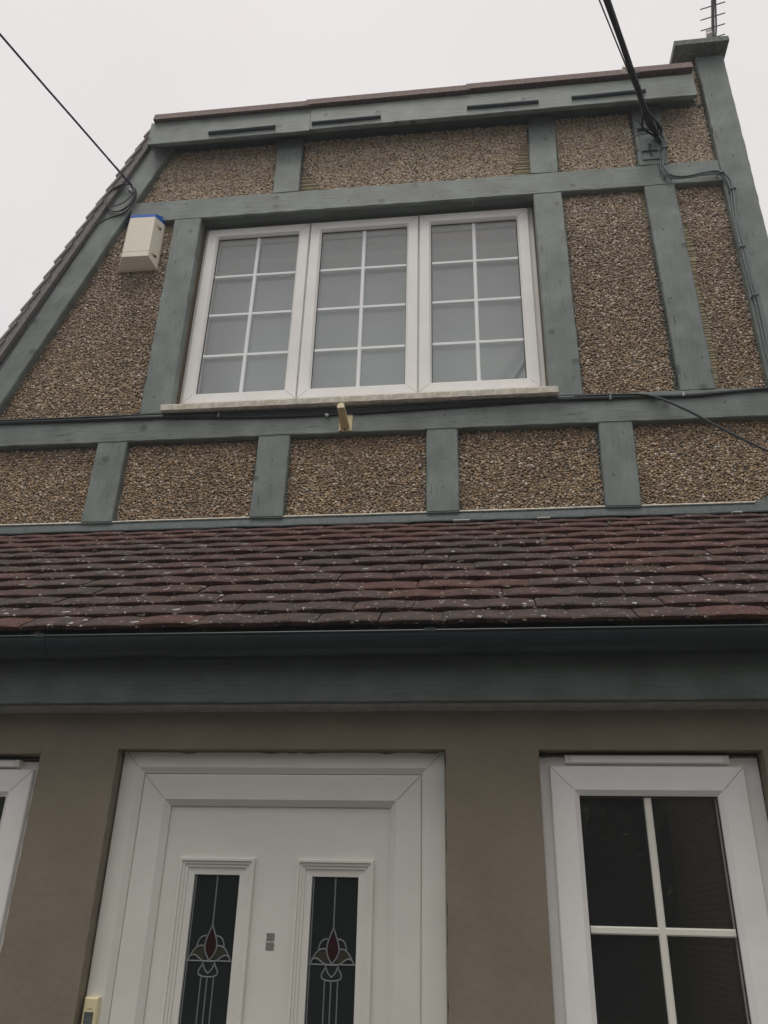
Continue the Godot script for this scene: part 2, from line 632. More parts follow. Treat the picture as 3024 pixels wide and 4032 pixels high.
func V2(a: Array) -> PackedVector2Array:
	var out := PackedVector2Array()
	for k in range(0, a.size(), 2):
		out.append(Vector2(a[k], a[k + 1]))
	if Geometry2D.is_polygon_clockwise(out):
		out.reverse()
	return out

func build_house() -> void:
	var house := thing("terraced_house", "half-timbered pebbledash house with green timbers, tiled lean-to roof and white front door", "house")
	make_pebbles()
	build_upper_wall(house)
	build_timbers(house)
	build_roof_edges(house)
	build_upper_window(house)
	build_lean_to(house)
	build_ground_wall(house)
	build_door(house)
	build_ground_windows(house)

func build_upper_wall(house: Node) -> void:
	var st := mb()
	var zt := -0.010
	var zb := -0.26
	var off := 0.075
	prism(st, V2([rake(2.3) - off, 2.3, -1.446, 2.3, -1.446, 5.93, rake(5.93) - off, 5.93]), zb, zt)
	prism(st, V2([0.341, 2.3, 1.43, 2.3, 1.43, 5.93, 0.341, 5.93]), zb, zt)
	prism(st, V2([-1.446, 2.3, 0.341, 2.3, 0.341, 3.925, -1.446, 3.925]), zb, zt)
	prism(st, V2([-1.446, 5.18, 0.341, 5.18, 0.341, 5.93, -1.446, 5.93]), zb, zt)
	part("upper_wall", st, M.mortar, house)
	# the room behind the window, with its back to the lens
	st = mb()
	var a := Vector3(-2.0, 3.2, -3.6)
	var b := Vector3(1.25, 5.45, -0.262)
	box(st, a, Vector3(b.x, a.y + 0.05, b.z))
	box(st, Vector3(a.x, b.y, a.z), Vector3(b.x, b.y + 0.05, b.z))
	box(st, Vector3(a.x - 0.05, a.y, a.z), Vector3(a.x, b.y, b.z))
	box(st, Vector3(b.x, a.y, a.z), Vector3(b.x + 0.05, b.y, b.z))
	box(st, Vector3(a.x, a.y, a.z - 0.05), Vector3(b.x, b.y, a.z))
	part("upstairs_room", st, M.inside, house)
	st = mb()
	box(st, Vector3(-1.50, 3.9, -0.30), Vector3(0.40, 5.22, -0.297))
	part("window_blind", st, M.blind, house)
	st = mb()
	softbox(st, Vector3(-1.49, 5.148, -0.298), Vector3(0.39, 5.176, -0.285), 0.004)
	part("blind_rail", st, M.rail, house)

	var bare := [
		V2([-0.925, 5.50, -0.893, 5.487, -0.863, 5.470, -0.842, 5.437, -0.819, 5.402, -0.808, 5.33, -0.93, 5.33]),
		V2([0.345, 5.63, 0.318, 5.60, 0.289, 5.532, 0.27, 5.45, 0.254, 5.411, 0.245, 5.33, 0.345, 5.33]),
		V2([0.485, 5.19, 0.545, 5.19, 0.535, 5.168, 0.527, 5.15, 0.510, 5.135, 0.485, 5.135]),
		V2([0.84, 5.19, 0.868, 5.165, 0.884, 5.143, 0.88, 5.10, 0.888, 5.05, 0.884, 5.0, 0.904, 4.92, 0.92, 5.19]),
		V2([1.05, 4.97, 1.074, 4.935, 1.090, 4.905, 1.098, 4.82, 1.110, 4.727, 1.098, 4.64, 1.092, 4.551, 1.097, 4.38, 1.109, 4.283, 1.102, 4.20, 1.107, 4.10, 1.09, 3.90, 1.05, 3.90]),
		V2([-1.675, 5.19, -1.60, 5.19, -1.60, 5.12, -1.62, 5.118, -1.655, 5.122]),
	]
	for p in bare:
		bare_patch(house, p)
	var e := 0.006  # panels run a little behind the timbers
	var y0 := 3.33
	var panels := [
		V2([rake(5.32), 5.325, -1.062, 5.325, -1.062, 5.76, rake(5.76) - e, 5.76]),
		V2([-0.925, 5.325, 0.346, 5.325, 0.346, 5.76, -0.925, 5.76]),
		V2([0.480, 5.325, 0.906, 5.325, 0.906, 5.775, 0.480, 5.775]),
		V2([1.044, 5.325, 1.300, 5.325, 1.300, 5.785, 1.044, 5.785]),
		V2([rake(3.90) - e, 3.905, -1.598, 3.905, -1.598, 5.19, rake(5.19) - e, 5.19]),
		V2([0.484, 3.905, 0.912, 3.905, 0.912, 5.185, 0.484, 5.185]),
		V2([1.052, 3.905, 1.305, 3.905, 1.305, 5.185, 1.052, 5.185]),
		V2([rake(y0) - e, y0, -1.778, y0, -1.778, 3.76, rake(3.76) - e, 3.76]),
		V2([-1.640, y0, -0.996, y0, -0.996, 3.76, -1.640, 3.76]),
		V2([-0.856, y0, -0.212, y0, -0.212, 3.76, -0.856, 3.76]),
		V2([-0.082, y0, 0.546, y0, 0.546, 3.762, -0.082, 3.762]),
		V2([0.680, y0, 1.42, y0, 1.42, 3.764, 0.680, 3.764]),
		V2([1.243, 5.785, 1.300, 5.785, 1.300, 6.15, 1.212, 6.15, 1.212, 5.95, 1.243, 5.95]),
	]
	for p: PackedVector2Array in panels:
		pebbledash(house, p, bare)

func timber(house: Node, called: String, x0: float, y0: float, x1: float, y1: float, w: float, zf := 0.030, m: Material = null) -> MeshInstance3D:
	var st := mb()
	zf += 0.008
	var s := (3.2 - zf) / (3.2 - 0.03)
	beam(st, Vector2(x0 * s, 1.75 + (y0 - 1.75) * s), Vector2(x1 * s, 1.75 + (y1 - 1.75) * s), w, -0.010, zf)
	var o := part(called, st, m if m else M.paint, house)
	var a := Vector2(x0 * s, 1.75 + (y0 - 1.75) * s)
	var b := Vector2(x1 * s, 1.75 + (y1 - 1.75) * s)
	var side := (b - a).normalized().orthogonal() * w
	var n := 2 if (b - a).length() < 0.6 else int((b - a).length() / 0.42)
	for k in n:
		var q := a.lerp(b, (k + 0.5 + R.randf_range(-0.28, 0.28)) / n) + side * R.randf_range(-0.32, 0.32)
		st = mb()
		disc_post(st, Vector3(q.x, q.y, zf - 0.001), Vector3(0, 0, 1), R.randf_range(0.0032, 0.0055), 0.0022, 9)
		part("nail_head", st, M.nail, o)
	return o

func build_timbers(house: Node) -> void:
	# rails
	timber(house, "timber_rail", -1.865, 5.262, 1.293, 5.256, 0.150, 0.0300)
	timber(house, "timber_rail", -2.62, 3.842, 1.75, 3.832, 0.152, 0.0310)
	# upper studs
	timber(house, "timber_stud", -0.992, 5.3365, -0.998, 5.757, 0.148, 0.0285)
	timber(house, "timber_stud", 0.408, 5.3345, 0.420, 5.765, 0.147, 0.0285)
	timber(house, "timber_stud", 0.972, 5.3335, 0.979, 5.775, 0.150, 0.0285)
	# window posts and the post right of them
	timber(house, "timber_post", -1.5235, 3.9180, -1.5275, 5.1850, 0.152, 0.0290)
	timber(house, "timber_post", 0.4175, 3.9130, 0.4150, 5.1810, 0.147, 0.0290)
	timber(house, "timber_post", 0.995, 3.9120, 0.981, 5.1800, 0.152, 0.0290)
	# short studs above the lean-to
	timber(house, "short_stud", -1.7115, 3.345, -1.7065, 3.7640, 0.146, 0.0280)
	timber(house, "short_stud", -0.927, 3.345, -0.922, 3.7620, 0.150, 0.0280)
	timber(house, "short_stud", -0.146, 3.345, -0.148, 3.7600, 0.142, 0.0280)
	timber(house, "short_stud", 0.611, 3.345, 0.618, 3.7580, 0.147, 0.0280)
	# corner post and rake timber
	timber(house, "corner_post", 1.372, 3.910, 1.372, 6.150, 0.148, 0.0325)
	var w := 0.150
	var c := w * 0.5 * 0.94
	timber(house, "rake_timber", rake(3.3) - c - 0.005, 3.3, rake(5.80) - c - 0.005, 5.80, w * 0.94, 0.0335)

func build_roof_edges(house: Node) -> void:
	# two fascia boards under the roof edge, with a soffit to the wall
	var st := mb()
	beam(st, Vector2(-1.806, 5.7845), Vector2(-0.866, 5.7905), 0.185, 0.098, 0.120, 0.0008)
	var f1 := part("fascia_board", st, M.paint, house)
	st = mb()
	beam(st, Vector2(-0.8635, 5.7910), Vector2(1.227, 5.8070), 0.174, 0.098, 0.1215, 0.0008)
	var f2 := part("fascia_board", st, M.paint, house)
	st = mb()
	box(st, Vector3(-1.815, 5.777, -0.008), Vector3(1.225, 5.795, 0.0975))
	part("fascia_soffit", st, M.paint_dark, house)
	var at := [[-1.448, 5.744, -1.063, 5.750], [-0.853, 5.752, -0.465, 5.758], [0.012, 5.772, 0.399, 5.771], [0.577, 5.777, 0.966, 5.785]]
	for k in 4:
		var a := Vector2(at[k][0], at[k][1])
		var b := Vector2(at[k][2], at[k][3])
		st = mb()
		var pts := []
		for i in 9:
			var q := a.lerp(b, i / 8.0)
			pts.append(Vector3(q.x, q.y + R.randf_range(-0.0006, 0.0006), 0.121))
		tube(st, pts, 0.0150, 10)
		part("vent_strip", st, M.steel_dark, f1 if k == 0 else f2)
	# ridge tiles along the top, each lapping the next
	var xs := [-1.790, -0.895, 0.012, 0.925, 1.210]
	for k in 4:
		st = mb()
		var xa: float = xs[k]
		var xb: float = xs[k + 1] + 0.02
		var lift := 0.009 * k
		var prof := []
		for i in 9:
			var t := PI * i / 8.0
			prof.append(Vector2(0.142 - 0.120 * (1 - cos(t)), 0.094 * pow(sin(t), 0.6)))
		var n := 14
		for i in n:
			var u0 := lerpf(xa, xb, float(i) / n)
			var u1 := lerpf(xa, xb, float(i + 1) / n)
			var ya := 5.876 + 0.0055 * (u0 + 1.8) + lift
			var yb := 5.876 + 0.0055 * (u1 + 1.8) + lift
			for j in 8:
				quad(st, Vector3(u0, ya + prof[j].y, prof[j].x), Vector3(u1, yb + prof[j].y, prof[j].x), Vector3(u1, yb + prof[j + 1].y, prof[j + 1].x), Vector3(u0, ya + prof[j + 1].y, prof[j + 1].x))
			quad(st, Vector3(u0, ya, prof[8].x), Vector3(u1, yb, prof[8].x), Vector3(u1, yb, prof[0].x), Vector3(u0, ya, prof[0].x))
		for side in 2:
			var x := xa if side == 0 else xb
			var y := 5.876 + 0.0055 * (x + 1.8) + lift
			for j in 8:
				var c := Vector3(x, y, 0)
				var p := Vector3(x, y + prof[j].y, prof[j].x)
				var q := Vector3(x, y + prof[j + 1].y, prof[j + 1].x)
				if side == 0:
					tri(st, c, p, q)
				else:
					tri(st, c, q, p)
		part("ridge_tile", st, M.ridge, house)
	# steep side slope left of the front, seen edge-on: bedding, then tile after tile
	var roof := Node3D.new()
	roof.name = "side_roof"
	house.add_child(roof, true)
	var dn := Vector2(-0.376, -1.0).normalized()
	var nn := Vector2(-dn.y, dn.x)  # points out of the slope, to the left and up
	if nn.x > 0:
		nn = -nn
	var top := Vector2(-1.815, 5.955)
	st = mb()
	var p0 := top - nn * 0.012
	var p1 := p0 + dn * 2.95
	var quad_poly := PackedVector2Array([p0, p1, p1 - nn * 0.044, p0 - nn * 0.044])
	if Geometry2D.is_polygon_clockwise(quad_poly):
		quad_poly.reverse()
	prism(st, quad_poly, -3.0, 0.062)
	part("verge_bedding", st, M.verge, roof)
	st = mb()
	var q0 := p0 - nn * 0.0445
	var q1 := p1 - nn * 0.0445
	quad_poly = PackedVector2Array([q0, q1, q1 - nn * 0.09, q0 - nn * 0.09])
	if Geometry2D.is_polygon_clockwise(quad_poly):
		quad_poly.reverse()
	prism(st, quad_poly, -0.30, -0.0105)
	part("verge_board", st, M.paint_dark, roof)  # board closing the gap, painted dark to imitate the shadow strip
	for k in 26:
		st = mb()
		var s0 := 0.112 * k - 0.02 + R.randf_range(-0.004, 0.004)
		var a := top + dn * s0 - nn * 0.012
		var b := top + dn * (s0 + 0.150) + nn * R.randf_range(0.006, 0.010)
		var th := 0.013
		var poly := PackedVector2Array([a, b, b - nn * th, a - nn * th])
		if Geometry2D.is_polygon_clockwise(poly):
			poly.reverse()
		prism(st, poly, -0.16, 0.070 + R.randf_range(-0.004, 0.004))
		part("verge_tile", st, M.verge, roof)
	# pier on the party wall with its coping
	st = mb()
	box(st, Vector3(1.212, 5.6, -0.42), Vector3(1.442, 6.152, -0.0105))
	var pier := part("party_wall_pier", st, M.mortar, house)
	st = mb()
	var pr := [Vector2(0.0, 6.152), Vector2(0.0, 6.190), Vector2(0.03, 6.215)]
	var lo := Vector2(1.170, -0.50)
	var hi := Vector2(1.462, 0.112)
	var rows := []
	for q: Vector2 in pr:
		rows.append([Vector3(lo.x + q.x, q.y, hi.y - q.x), Vector3(hi.x - q.x, q.y + 0.004, hi.y - q.x), Vector3(hi.x - q.x, q.y, lo.y + q.x), Vector3(lo.x + q.x, q.y, lo.y + q.x)])
	for j in 2:
		for k in 4:
			var l := (k + 1) % 4
			quad(st, rows[j][k], rows[j][l], rows[j + 1][l], rows[j + 1][k])
	quad(st, rows[2][0], rows[2][1], rows[2][2], rows[2][3])
	quad(st, rows[0][3], rows[0][2], rows[0][1], rows[0][0])
	part("coping_stone", st, M.concrete, pier)
	# the main roof behind the ridge and the body of the house
	st = mb()
	prism(st, V2([-4.6, 0.02, 1.40, 0.02, 1.40, 5.93, -1.83, 5.93, -2.95, 2.95, -4.6, 2.6]), -6.0, -3.75)
	part("rear_body", st, M.mortar, house)
	st = mb()
	box(st, Vector3(-1.80, 5.90, -3.75), Vector3(1.40, 5.93, -0.10))
	part("main_roof", st, M.ridge, house)

func window_sash(win: Node, x0: float, y0: float, x1: float, y1: float, zf: float, face: float, bead: float, glass_in: float, cols: int, row_ys: Array, barw: float, barm: Material, glassm: Material) -> void:
	var st := mb()
	ring(st, x0, y0, x1, y1, [Vector2(0, zf - 0.035), Vector2(0, zf - 0.003), Vector2(0.003, zf), Vector2(face, zf), Vector2(face + bead, zf - 0.012), Vector2(face + bead, zf - 0.020), Vector2(face + bead, zf - 0.055)])
	mitre(part("sash_frame", st, M.pvc, win), x0, x1, y1, face, zf, y0)
	var inset := face + bead
	st = mb()
	ring(st, x0 + inset - 0.0004, y0 + inset - 0.0004, x1 - inset + 0.0004, y1 - inset + 0.0004, [Vector2(0, zf - 0.021), Vector2(0.0028, zf - 0.0195), Vector2(0.0036, zf - 0.024)])
	part("glazing_seal", st, M.seal, win)
	var gx0 := x0 + inset
	var gx1 := x1 - inset
	var gz := zf - 0.024
	var ys := [y1 - inset] + row_ys + [y0 + inset]
	for r in ys.size() - 1:
		for c in cols:
			st = mb()
			box(st, Vector3(lerpf(gx0, gx1, float(c) / cols) + 0.0005, ys[r + 1] + 0.0005, gz - 0.004), Vector3(lerpf(gx0, gx1, float(c + 1) / cols) - 0.0005, ys[r] - 0.0005, gz))
			box(st, Vector3(lerpf(gx0, gx1, float(c) / cols) + 0.0005, ys[r + 1] + 0.0005, gz - 0.024), Vector3(lerpf(gx0, gx1, float(c + 1) / cols) - 0.0005, ys[r] - 0.0005, gz - 0.020))
			part("pane", st, glassm, win)
	for c in range(1, cols):
		var x := lerpf(gx0, gx1, float(c) / cols)
		st = mb()
		softbox(st, Vector3(x - barw / 2, y0 + inset, gz - 0.010), Vector3(x + barw / 2, y1 - inset, gz + 0.0022), 0.0035)
		part("glazing_bar", st, barm, win)
	for y: float in row_ys:
		st = mb()
		softbox(st, Vector3(gx0, y - barw / 2, gz - 0.009), Vector3(gx1, y + barw / 2, gz + 0.0012), 0.0035)
		part("glazing_bar", st, barm, win)

func build_upper_window(house: Node) -> void:
	var win := Node3D.new()
	win.name = "upper_window"
	house.add_child(win, true)
	var st := mb()
	ring(st, -1.4435, 3.930, 0.3390, 5.1730, [Vector2(0, -0.13), Vector2(0, -0.052), Vector2(0.003, -0.050), Vector2(0.050, -0.050), Vector2(0.050, -0.13)])
	box(st, Vector3(-0.865, 3.98, -0.12), Vector3(-0.837, 5.13, -0.051))
	box(st, Vector3(-0.276, 3.98, -0.12), Vector3(-0.248, 5.13, -0.051))
	part("window_frame", st, M.pvc, win)
	var ys := [4.829, 4.567, 4.305]
	for x: Array in [[-1.423, -0.8555], [-0.8470, -0.2660], [-0.2575, 0.3120]]:
		window_sash(win, x[0], 4.006, x[1], 5.152, -0.030, 0.050, 0.010, 0.0, 2, ys, 0.019, M.bar, M.glass)
	st = mb()
	# sill: slightly uneven front edge, sloped top
	var n := 40
	for i in n:
		var xa := lerpf(-1.475, 0.378, float(i) / n)
		var xb := lerpf(-1.475, 0.378, float(i + 1) / n)
		var da := 0.0012 * sin(i * 2.3)
		var db := 0.0012 * sin((i + 1) * 2.3)
		var pa := [Vector3(xa, 3.899 + da, -0.05), Vector3(xa, 3.899 + da, 0.078), Vector3(xa, 3.926 + da, 0.082), Vector3(xa, 3.930 + da, 0.078), Vector3(xa, 4.000, -0.055)]
		var pb := [Vector3(xb, 3.899 + db, -0.05), Vector3(xb, 3.899 + db, 0.078), Vector3(xb, 3.926 + db, 0.082), Vector3(xb, 3.930 + db, 0.078), Vector3(xb, 4.000, -0.055)]
		for j in 4:
			quad(st, pa[j], pb[j], pb[j + 1], pa[j + 1])
		if i == 0:
			for j in range(1, 4):
				tri(st, pa[0], pa[j], pa[j + 1])
		if i == n - 1:
			for j in range(1, 4):
				tri(st, pb[0], pb[j + 1], pb[j])
	part("window_sill", st, M.sill, win)
	st = mb()
	box(st, Vector3(-1.4435, 5.1735, -0.125), Vector3(0.339, 5.1795, 0.020))
	part("window_head", st, M.paint_dark, win)

# ---- the lean-to roof over the door

const EAVE := Vector2(2.502, 1.000)   # y, z of the lowest tile edge
const UPS := Vector2(0.632, -0.775)   # up the slope in y, z

func slope_xf(x: float, s: float, lift: float) -> Transform3D:
	var along := Vector3(0, UPS.x, UPS.y)
	var out := Vector3(0, -UPS.y, UPS.x)
	return Transform3D(Basis(Vector3(1, 0, 0), along, out), Vector3(x, EAVE.x + UPS.x * s, EAVE.y + UPS.y * s) + out * lift)

func tile_mesh(k: int) -> ArrayMesh:
	# local: x across, y up the slope, z out of the slope; cambered across, thick lower edge
	var st := mb()
	var r := RandomNumberGenerator.new()
	r.seed = 900 + k
	var w := 0.1765
	var th := r.randf_range(0.0145, 0.0170)
	var le := 0.20
	var cam := r.randf_range(0.0018, 0.0036)
	var droop := r.randf_range(0.0008, 0.002)
	TINTED = true
	UU = Vector3(1, 0, 0)
	VV = Vector3(0, 1, 0.9)
	UO = Vector2(r.randf(), r.randf())
	var nx := 6
	var top := []
	var bot := []
	for j in 3:
		var row := []
		var brow := []
		for i in nx + 1:
			var u := float(i) / nx * 2 - 1
			var yy: float = [0.0, 0.006, le][j] + (r.randf_range(-0.0012, 0.0012) if j < 2 else 0.0)
			if j < 2 and absf(u) > 0.99:
				yy += r.randf_range(0.0, 0.004)
			var z := cam * (1 - u * u) - droop * u * u - 0.027 * yy / le
			row.append(Vector3(u * w / 2, yy, z + th - (0.0035 if j == 0 else 0.0)))
			brow.append(Vector3(u * w / 2, yy, z))
		top.append(row)
		bot.append(brow)
	var face := Color(0.98, 1.0, 1.0)
	var edge := Color(0.86, 0.66, 0.62)  # redder clay, darkened further to paint in shade on the downward edge
	for i in nx:
		TINT = face
		quad(st, top[1][i], top[1][i + 1], top[2][i + 1], top[2][i])
		quad(st, top[0][i], top[0][i + 1], top[1][i + 1], top[1][i])
		TINT = edge
		quad(st, bot[0][i], bot[0][i + 1], top[0][i + 1], top[0][i])
	TINT = face
	quad(st, bot[2][0], bot[0][0], top[0][0], top[2][0])
	quad(st, bot[0][nx], bot[2][nx], top[2][nx], top[0][nx])
	UU = Vector3(1, 0, 0.7)
	VV = Vector3(0, 1, 0.7)
	UO = Vector2.ZERO
	TINTED = false
	return st.commit()

func build_lean_to(house: Node) -> void:
	var roof := Node3D.new()
	roof.name = "lean_to_roof"
	house.add_child(roof, true)
	var meshes := []
	for k in 9:
		meshes.append(tile_mesh(k))
	var ss := [0.0, 0.103, 0.203, 0.300, 0.403, 0.504, 0.602, 0.700, 0.797, 0.888, 0.972, 1.053, 1.133]
	var rest := [[], [], [], []]
	var moss_x := []
	var moss_c := []
	var pitch := 0.178
	var nn := noise(FastNoiseLite.TYPE_SIMPLEX_SMOOTH, 0.8, 77, 2)
	for i in ss.size():
		var s: float = ss[i]
		var t: float = s / 1.133
		var left := lerpf(-1.50, -2.24, t)
		var right := lerpf(0.84, 1.24, t)
		var x := -2.75 + (0.5 if i % 2 else 0.0) * pitch + 0.061
		while x < 1.95:
			var cx := x + R.randf_range(-0.003, 0.003)
			var bas := slope_xf(cx, s + R.randf_range(-0.003, 0.003), R.randf_range(-0.0005, 0.002))
			bas.basis = bas.basis * Basis(Vector3(0, 0, 1), R.randf_range(-0.007, 0.007)) * Basis(Vector3(0, 1, 0), R.randf_range(-0.008, 0.008))
			var tone := nn.get_noise_2d(x * 1.2 - 0.6, s * 1.5) + 0.50 * t + R.randf_range(-0.16, 0.16) - 0.03
			var m := 2 if tone < -0.12 else 0 if tone < 0.22 else 1 if tone < 0.48 else 3
			if cx > left and cx < right:
				share("roof_tile", meshes[R.randi() % 9], M.tiles[m], roof, bas)
			else:
				rest[m].append(bas)
			# moss in the open joint and along the lower edge
			for k in 5:
				if R.randf() > (0.62 if k == 0 else 0.20):
					continue
				var jx := x + pitch * 0.5 if k == 0 else x + R.randf_range(-0.5, 0.5) * pitch
				var q := slope_xf(jx + R.randf_range(-0.003, 0.003), s + R.randf_range(-0.002, 0.006), R.randf_range(0.004, 0.012))
				var sz := R.randf_range(0.003, 0.0075) * (1.5 if R.randf() < 0.10 else 1.0)
				for b in R.randi_range(2, 5):
					var o := Vector3(R.randf_range(-1.4, 1.4), R.randf_range(-0.5, 0.5), R.randf_range(-0.3, 0.3)) * sz
					moss_x.append(q * Transform3D(Basis.from_euler(Vector3(R.randf() * 6, R.randf() * 6, R.randf() * 6)).scaled(Vector3(1.2, 0.8, 0.7) * sz * R.randf_range(0.5, 1.0)), o))
					var g := R.randf_range(0.6, 1.3)
					moss_c.append(Color(0.115, 0.105, 0.075) * g if R.randf() < 0.85 else Color(0.24, 0.24, 0.20) * g)
			x += pitch
	for m in 4:
		if rest[m].size() > 0:
			scatter("outer_roof_tiles", meshes[m], M.tiles[m], roof, rest[m], [])
	scatter("moss", PEB[0], M.moss, roof, moss_x, moss_c)
	# boarding under the tiles
	var st := mb()
	var a := slope_xf(-2.78, 0.03, -0.034)
	box(st, Vector3(0, 0, -0.02), Vector3(4.75, 1.25, 0), a)
	part("roof_boarding", st, M.bark, roof)
	# lead flashing dressed down over the top course
	st = mb()
	var n := 120
	var wav := noise(FastNoiseLite.TYPE_SIMPLEX_SMOOTH, 3.0, 91, 3)
	var rows := []
	for i in n + 1:
		var x := lerpf(-2.78, 1.95, float(i) / n)
		var w := wav.get_noise_1d(x)
		var w2 := wav.get_noise_1d(x * 0.5 + 20)
		rows.append([Vector3(x, 3.341 + 0.003 * w2, 0.000), Vector3(x, 3.340 + 0.003 * w2, 0.022), Vector3(x, 3.334 + 0.003 * w2, 0.024), Vector3(x, 3.300 + 0.002 * w, 0.032 + 0.002 * w), Vector3(x, 3.273 + 0.004 * w, 0.086 + 0.004 * w2), Vector3(x, 3.268 + 0.004 * w, 0.085 + 0.004 * w2)])
	for i in n:
		for j in 5:
			quad(st, rows[i][j + 1], rows[i + 1][j + 1], rows[i + 1][j], rows[i][j])
	part("lead_flashing", st, M.lead, roof)
	st = mb()
	var pts := []
	for i in 61:
		var x := lerpf(-2.7, 1.14, i / 60.0)
		pts.append(Vector3(x, 3.3425 + 0.003 * wav.get_noise_1d(x * 0.5 + 20), 0.025))
	tube(st, pts, 0.0042, 6)
	part("flashing_sealant", st, M.sill, roof)
	st = mb()
	prism(st, V2([1.10, 3.325, 1.9, 3.325, 1.9, 3.52, 1.24, 3.40, 1.175, 3.362, 1.135, 3.345]), 0.0, 0.016)
	part("lead_upstand", st, M.concrete, roof)
	for x: float in [-0.10, 0.245, 1.02]:
		st = mb()
		box(st, Vector3(x, 3.262, 0.080), Vector3(x + R.randf_range(0.035, 0.07), 3.2645, 0.104))
		part("lead_clip", st, M.pvc, roof)
	# gutter, its two joints, and the board behind
	var gc := Vector2(2.479, 0.964)
	var gr := 0.055
	st = mb()
	var prof := []
	for i in 15:
		var t := PI * i / 14.0
		prof.append(Vector2(gc.y + gr * cos(t), gc.x - gr * sin(t)))
	for i in 14:
		quad(st, Vector3(-2.8, prof[i].y, prof[i].x), Vector3(-2.8, prof[i + 1].y, prof[i + 1].x), Vector3(1.97, prof[i + 1].y, prof[i + 1].x), Vector3(1.97, prof[i].y, prof[i].x))
		var k := (gr - 0.003) / gr
		var pa := Vector2(gc.y + (prof[i].x - gc.y) * k, gc.x + (prof[i].y - gc.x) * k)
		var pb := Vector2(gc.y + (prof[i + 1].x - gc.y) * k, gc.x + (prof[i + 1].y - gc.x) * k)
		quad(st, Vector3(-2.8, pb.y, pb.x), Vector3(-2.8, pa.y, pa.x), Vector3(1.97, pa.y, pa.x), Vector3(1.97, pb.y, pb.x))
	tube(st, [Vector3(-2.8, gc.x, gc.y + gr - 0.001), Vector3(1.97, gc.x, gc.y + gr - 0.001)], 0.0042, 8)
	var gut := part("gutter", st, M.gutter, house)
	for x: float in [-1.278, -0.139]:
		st = mb()
		for i in 14:
			var k := (gr + 0.0025) / gr
			var pa := Vector2(gc.y + (prof[i].x - gc.y) * k, gc.x + (prof[i].y - gc.x) * k)
			var pb := Vector2(gc.y + (prof[i + 1].x - gc.y) * k, gc.x + (prof[i + 1].y - gc.x) * k)
			quad(st, Vector3(x - 0.016, pa.y, pa.x), Vector3(x - 0.016, pb.y, pb.x), Vector3(x + 0.016, pb.y, pb.x), Vector3(x + 0.016, pa.y, pa.x))
			quad(st, Vector3(x - 0.016, pb.y, pb.x), Vector3(x - 0.016, pa.y, pa.x), Vector3(x - 0.016, prof[i].y, prof[i].x), Vector3(x - 0.016, prof[i + 1].y, prof[i + 1].x))
			quad(st, Vector3(x + 0.016, pa.y, pa.x), Vector3(x + 0.016, pb.y, pb.x), Vector3(x + 0.016, prof[i + 1].y, prof[i + 1].x), Vector3(x + 0.016, prof[i].y, prof[i].x))
		box(st, Vector3(x - 0.015, gc.x - 0.004, gc.y + gr - 0.004), Vector3(x + 0.015, gc.x + 0.007, gc.y + gr + 0.004))
		part("gutter_joint", st, M.gutter, gut)
	st = mb()
	beam(st, Vector2(-2.8, 2.3915), Vector2(1.97, 2.3965), 0.170, 0.885, 0.906, 0.0006, 0.003)
	part("eaves_board", st, M.paint_dark, house)
	st = mb()
	n = 80
	for i in n:
		var xa := lerpf(-2.8, 1.97, float(i) / n)
		var xb := lerpf(-2.8, 1.97, float(i + 1) / n)
		var ya := 2.309 + 0.0014 * xa + 0.002 * wav.get_noise_1d(xa * 0.8)
		var yb := 2.309 + 0.0014 * xb + 0.002 * wav.get_noise_1d(xb * 0.8)
		quad(st, Vector3(xa, ya - 0.007, 0.815), Vector3(xb, yb - 0.007, 0.815), Vector3(xb, yb, 0.8845), Vector3(xa, ya, 0.8845))
		quad(st, Vector3(xb, yb + 0.01, 0.815), Vector3(xa, ya + 0.01, 0.815), Vector3(xa, ya + 0.01, 0.8845), Vector3(xb, yb + 0.01, 0.8845))
		quad(st, Vector3(xa, ya, 0.8845), Vector3(xb, yb, 0.8845), Vector3(xb, yb + 0.01, 0.8845), Vector3(xa, ya + 0.01, 0.8845))
	part("soffit_board", st, M.soffit, house)

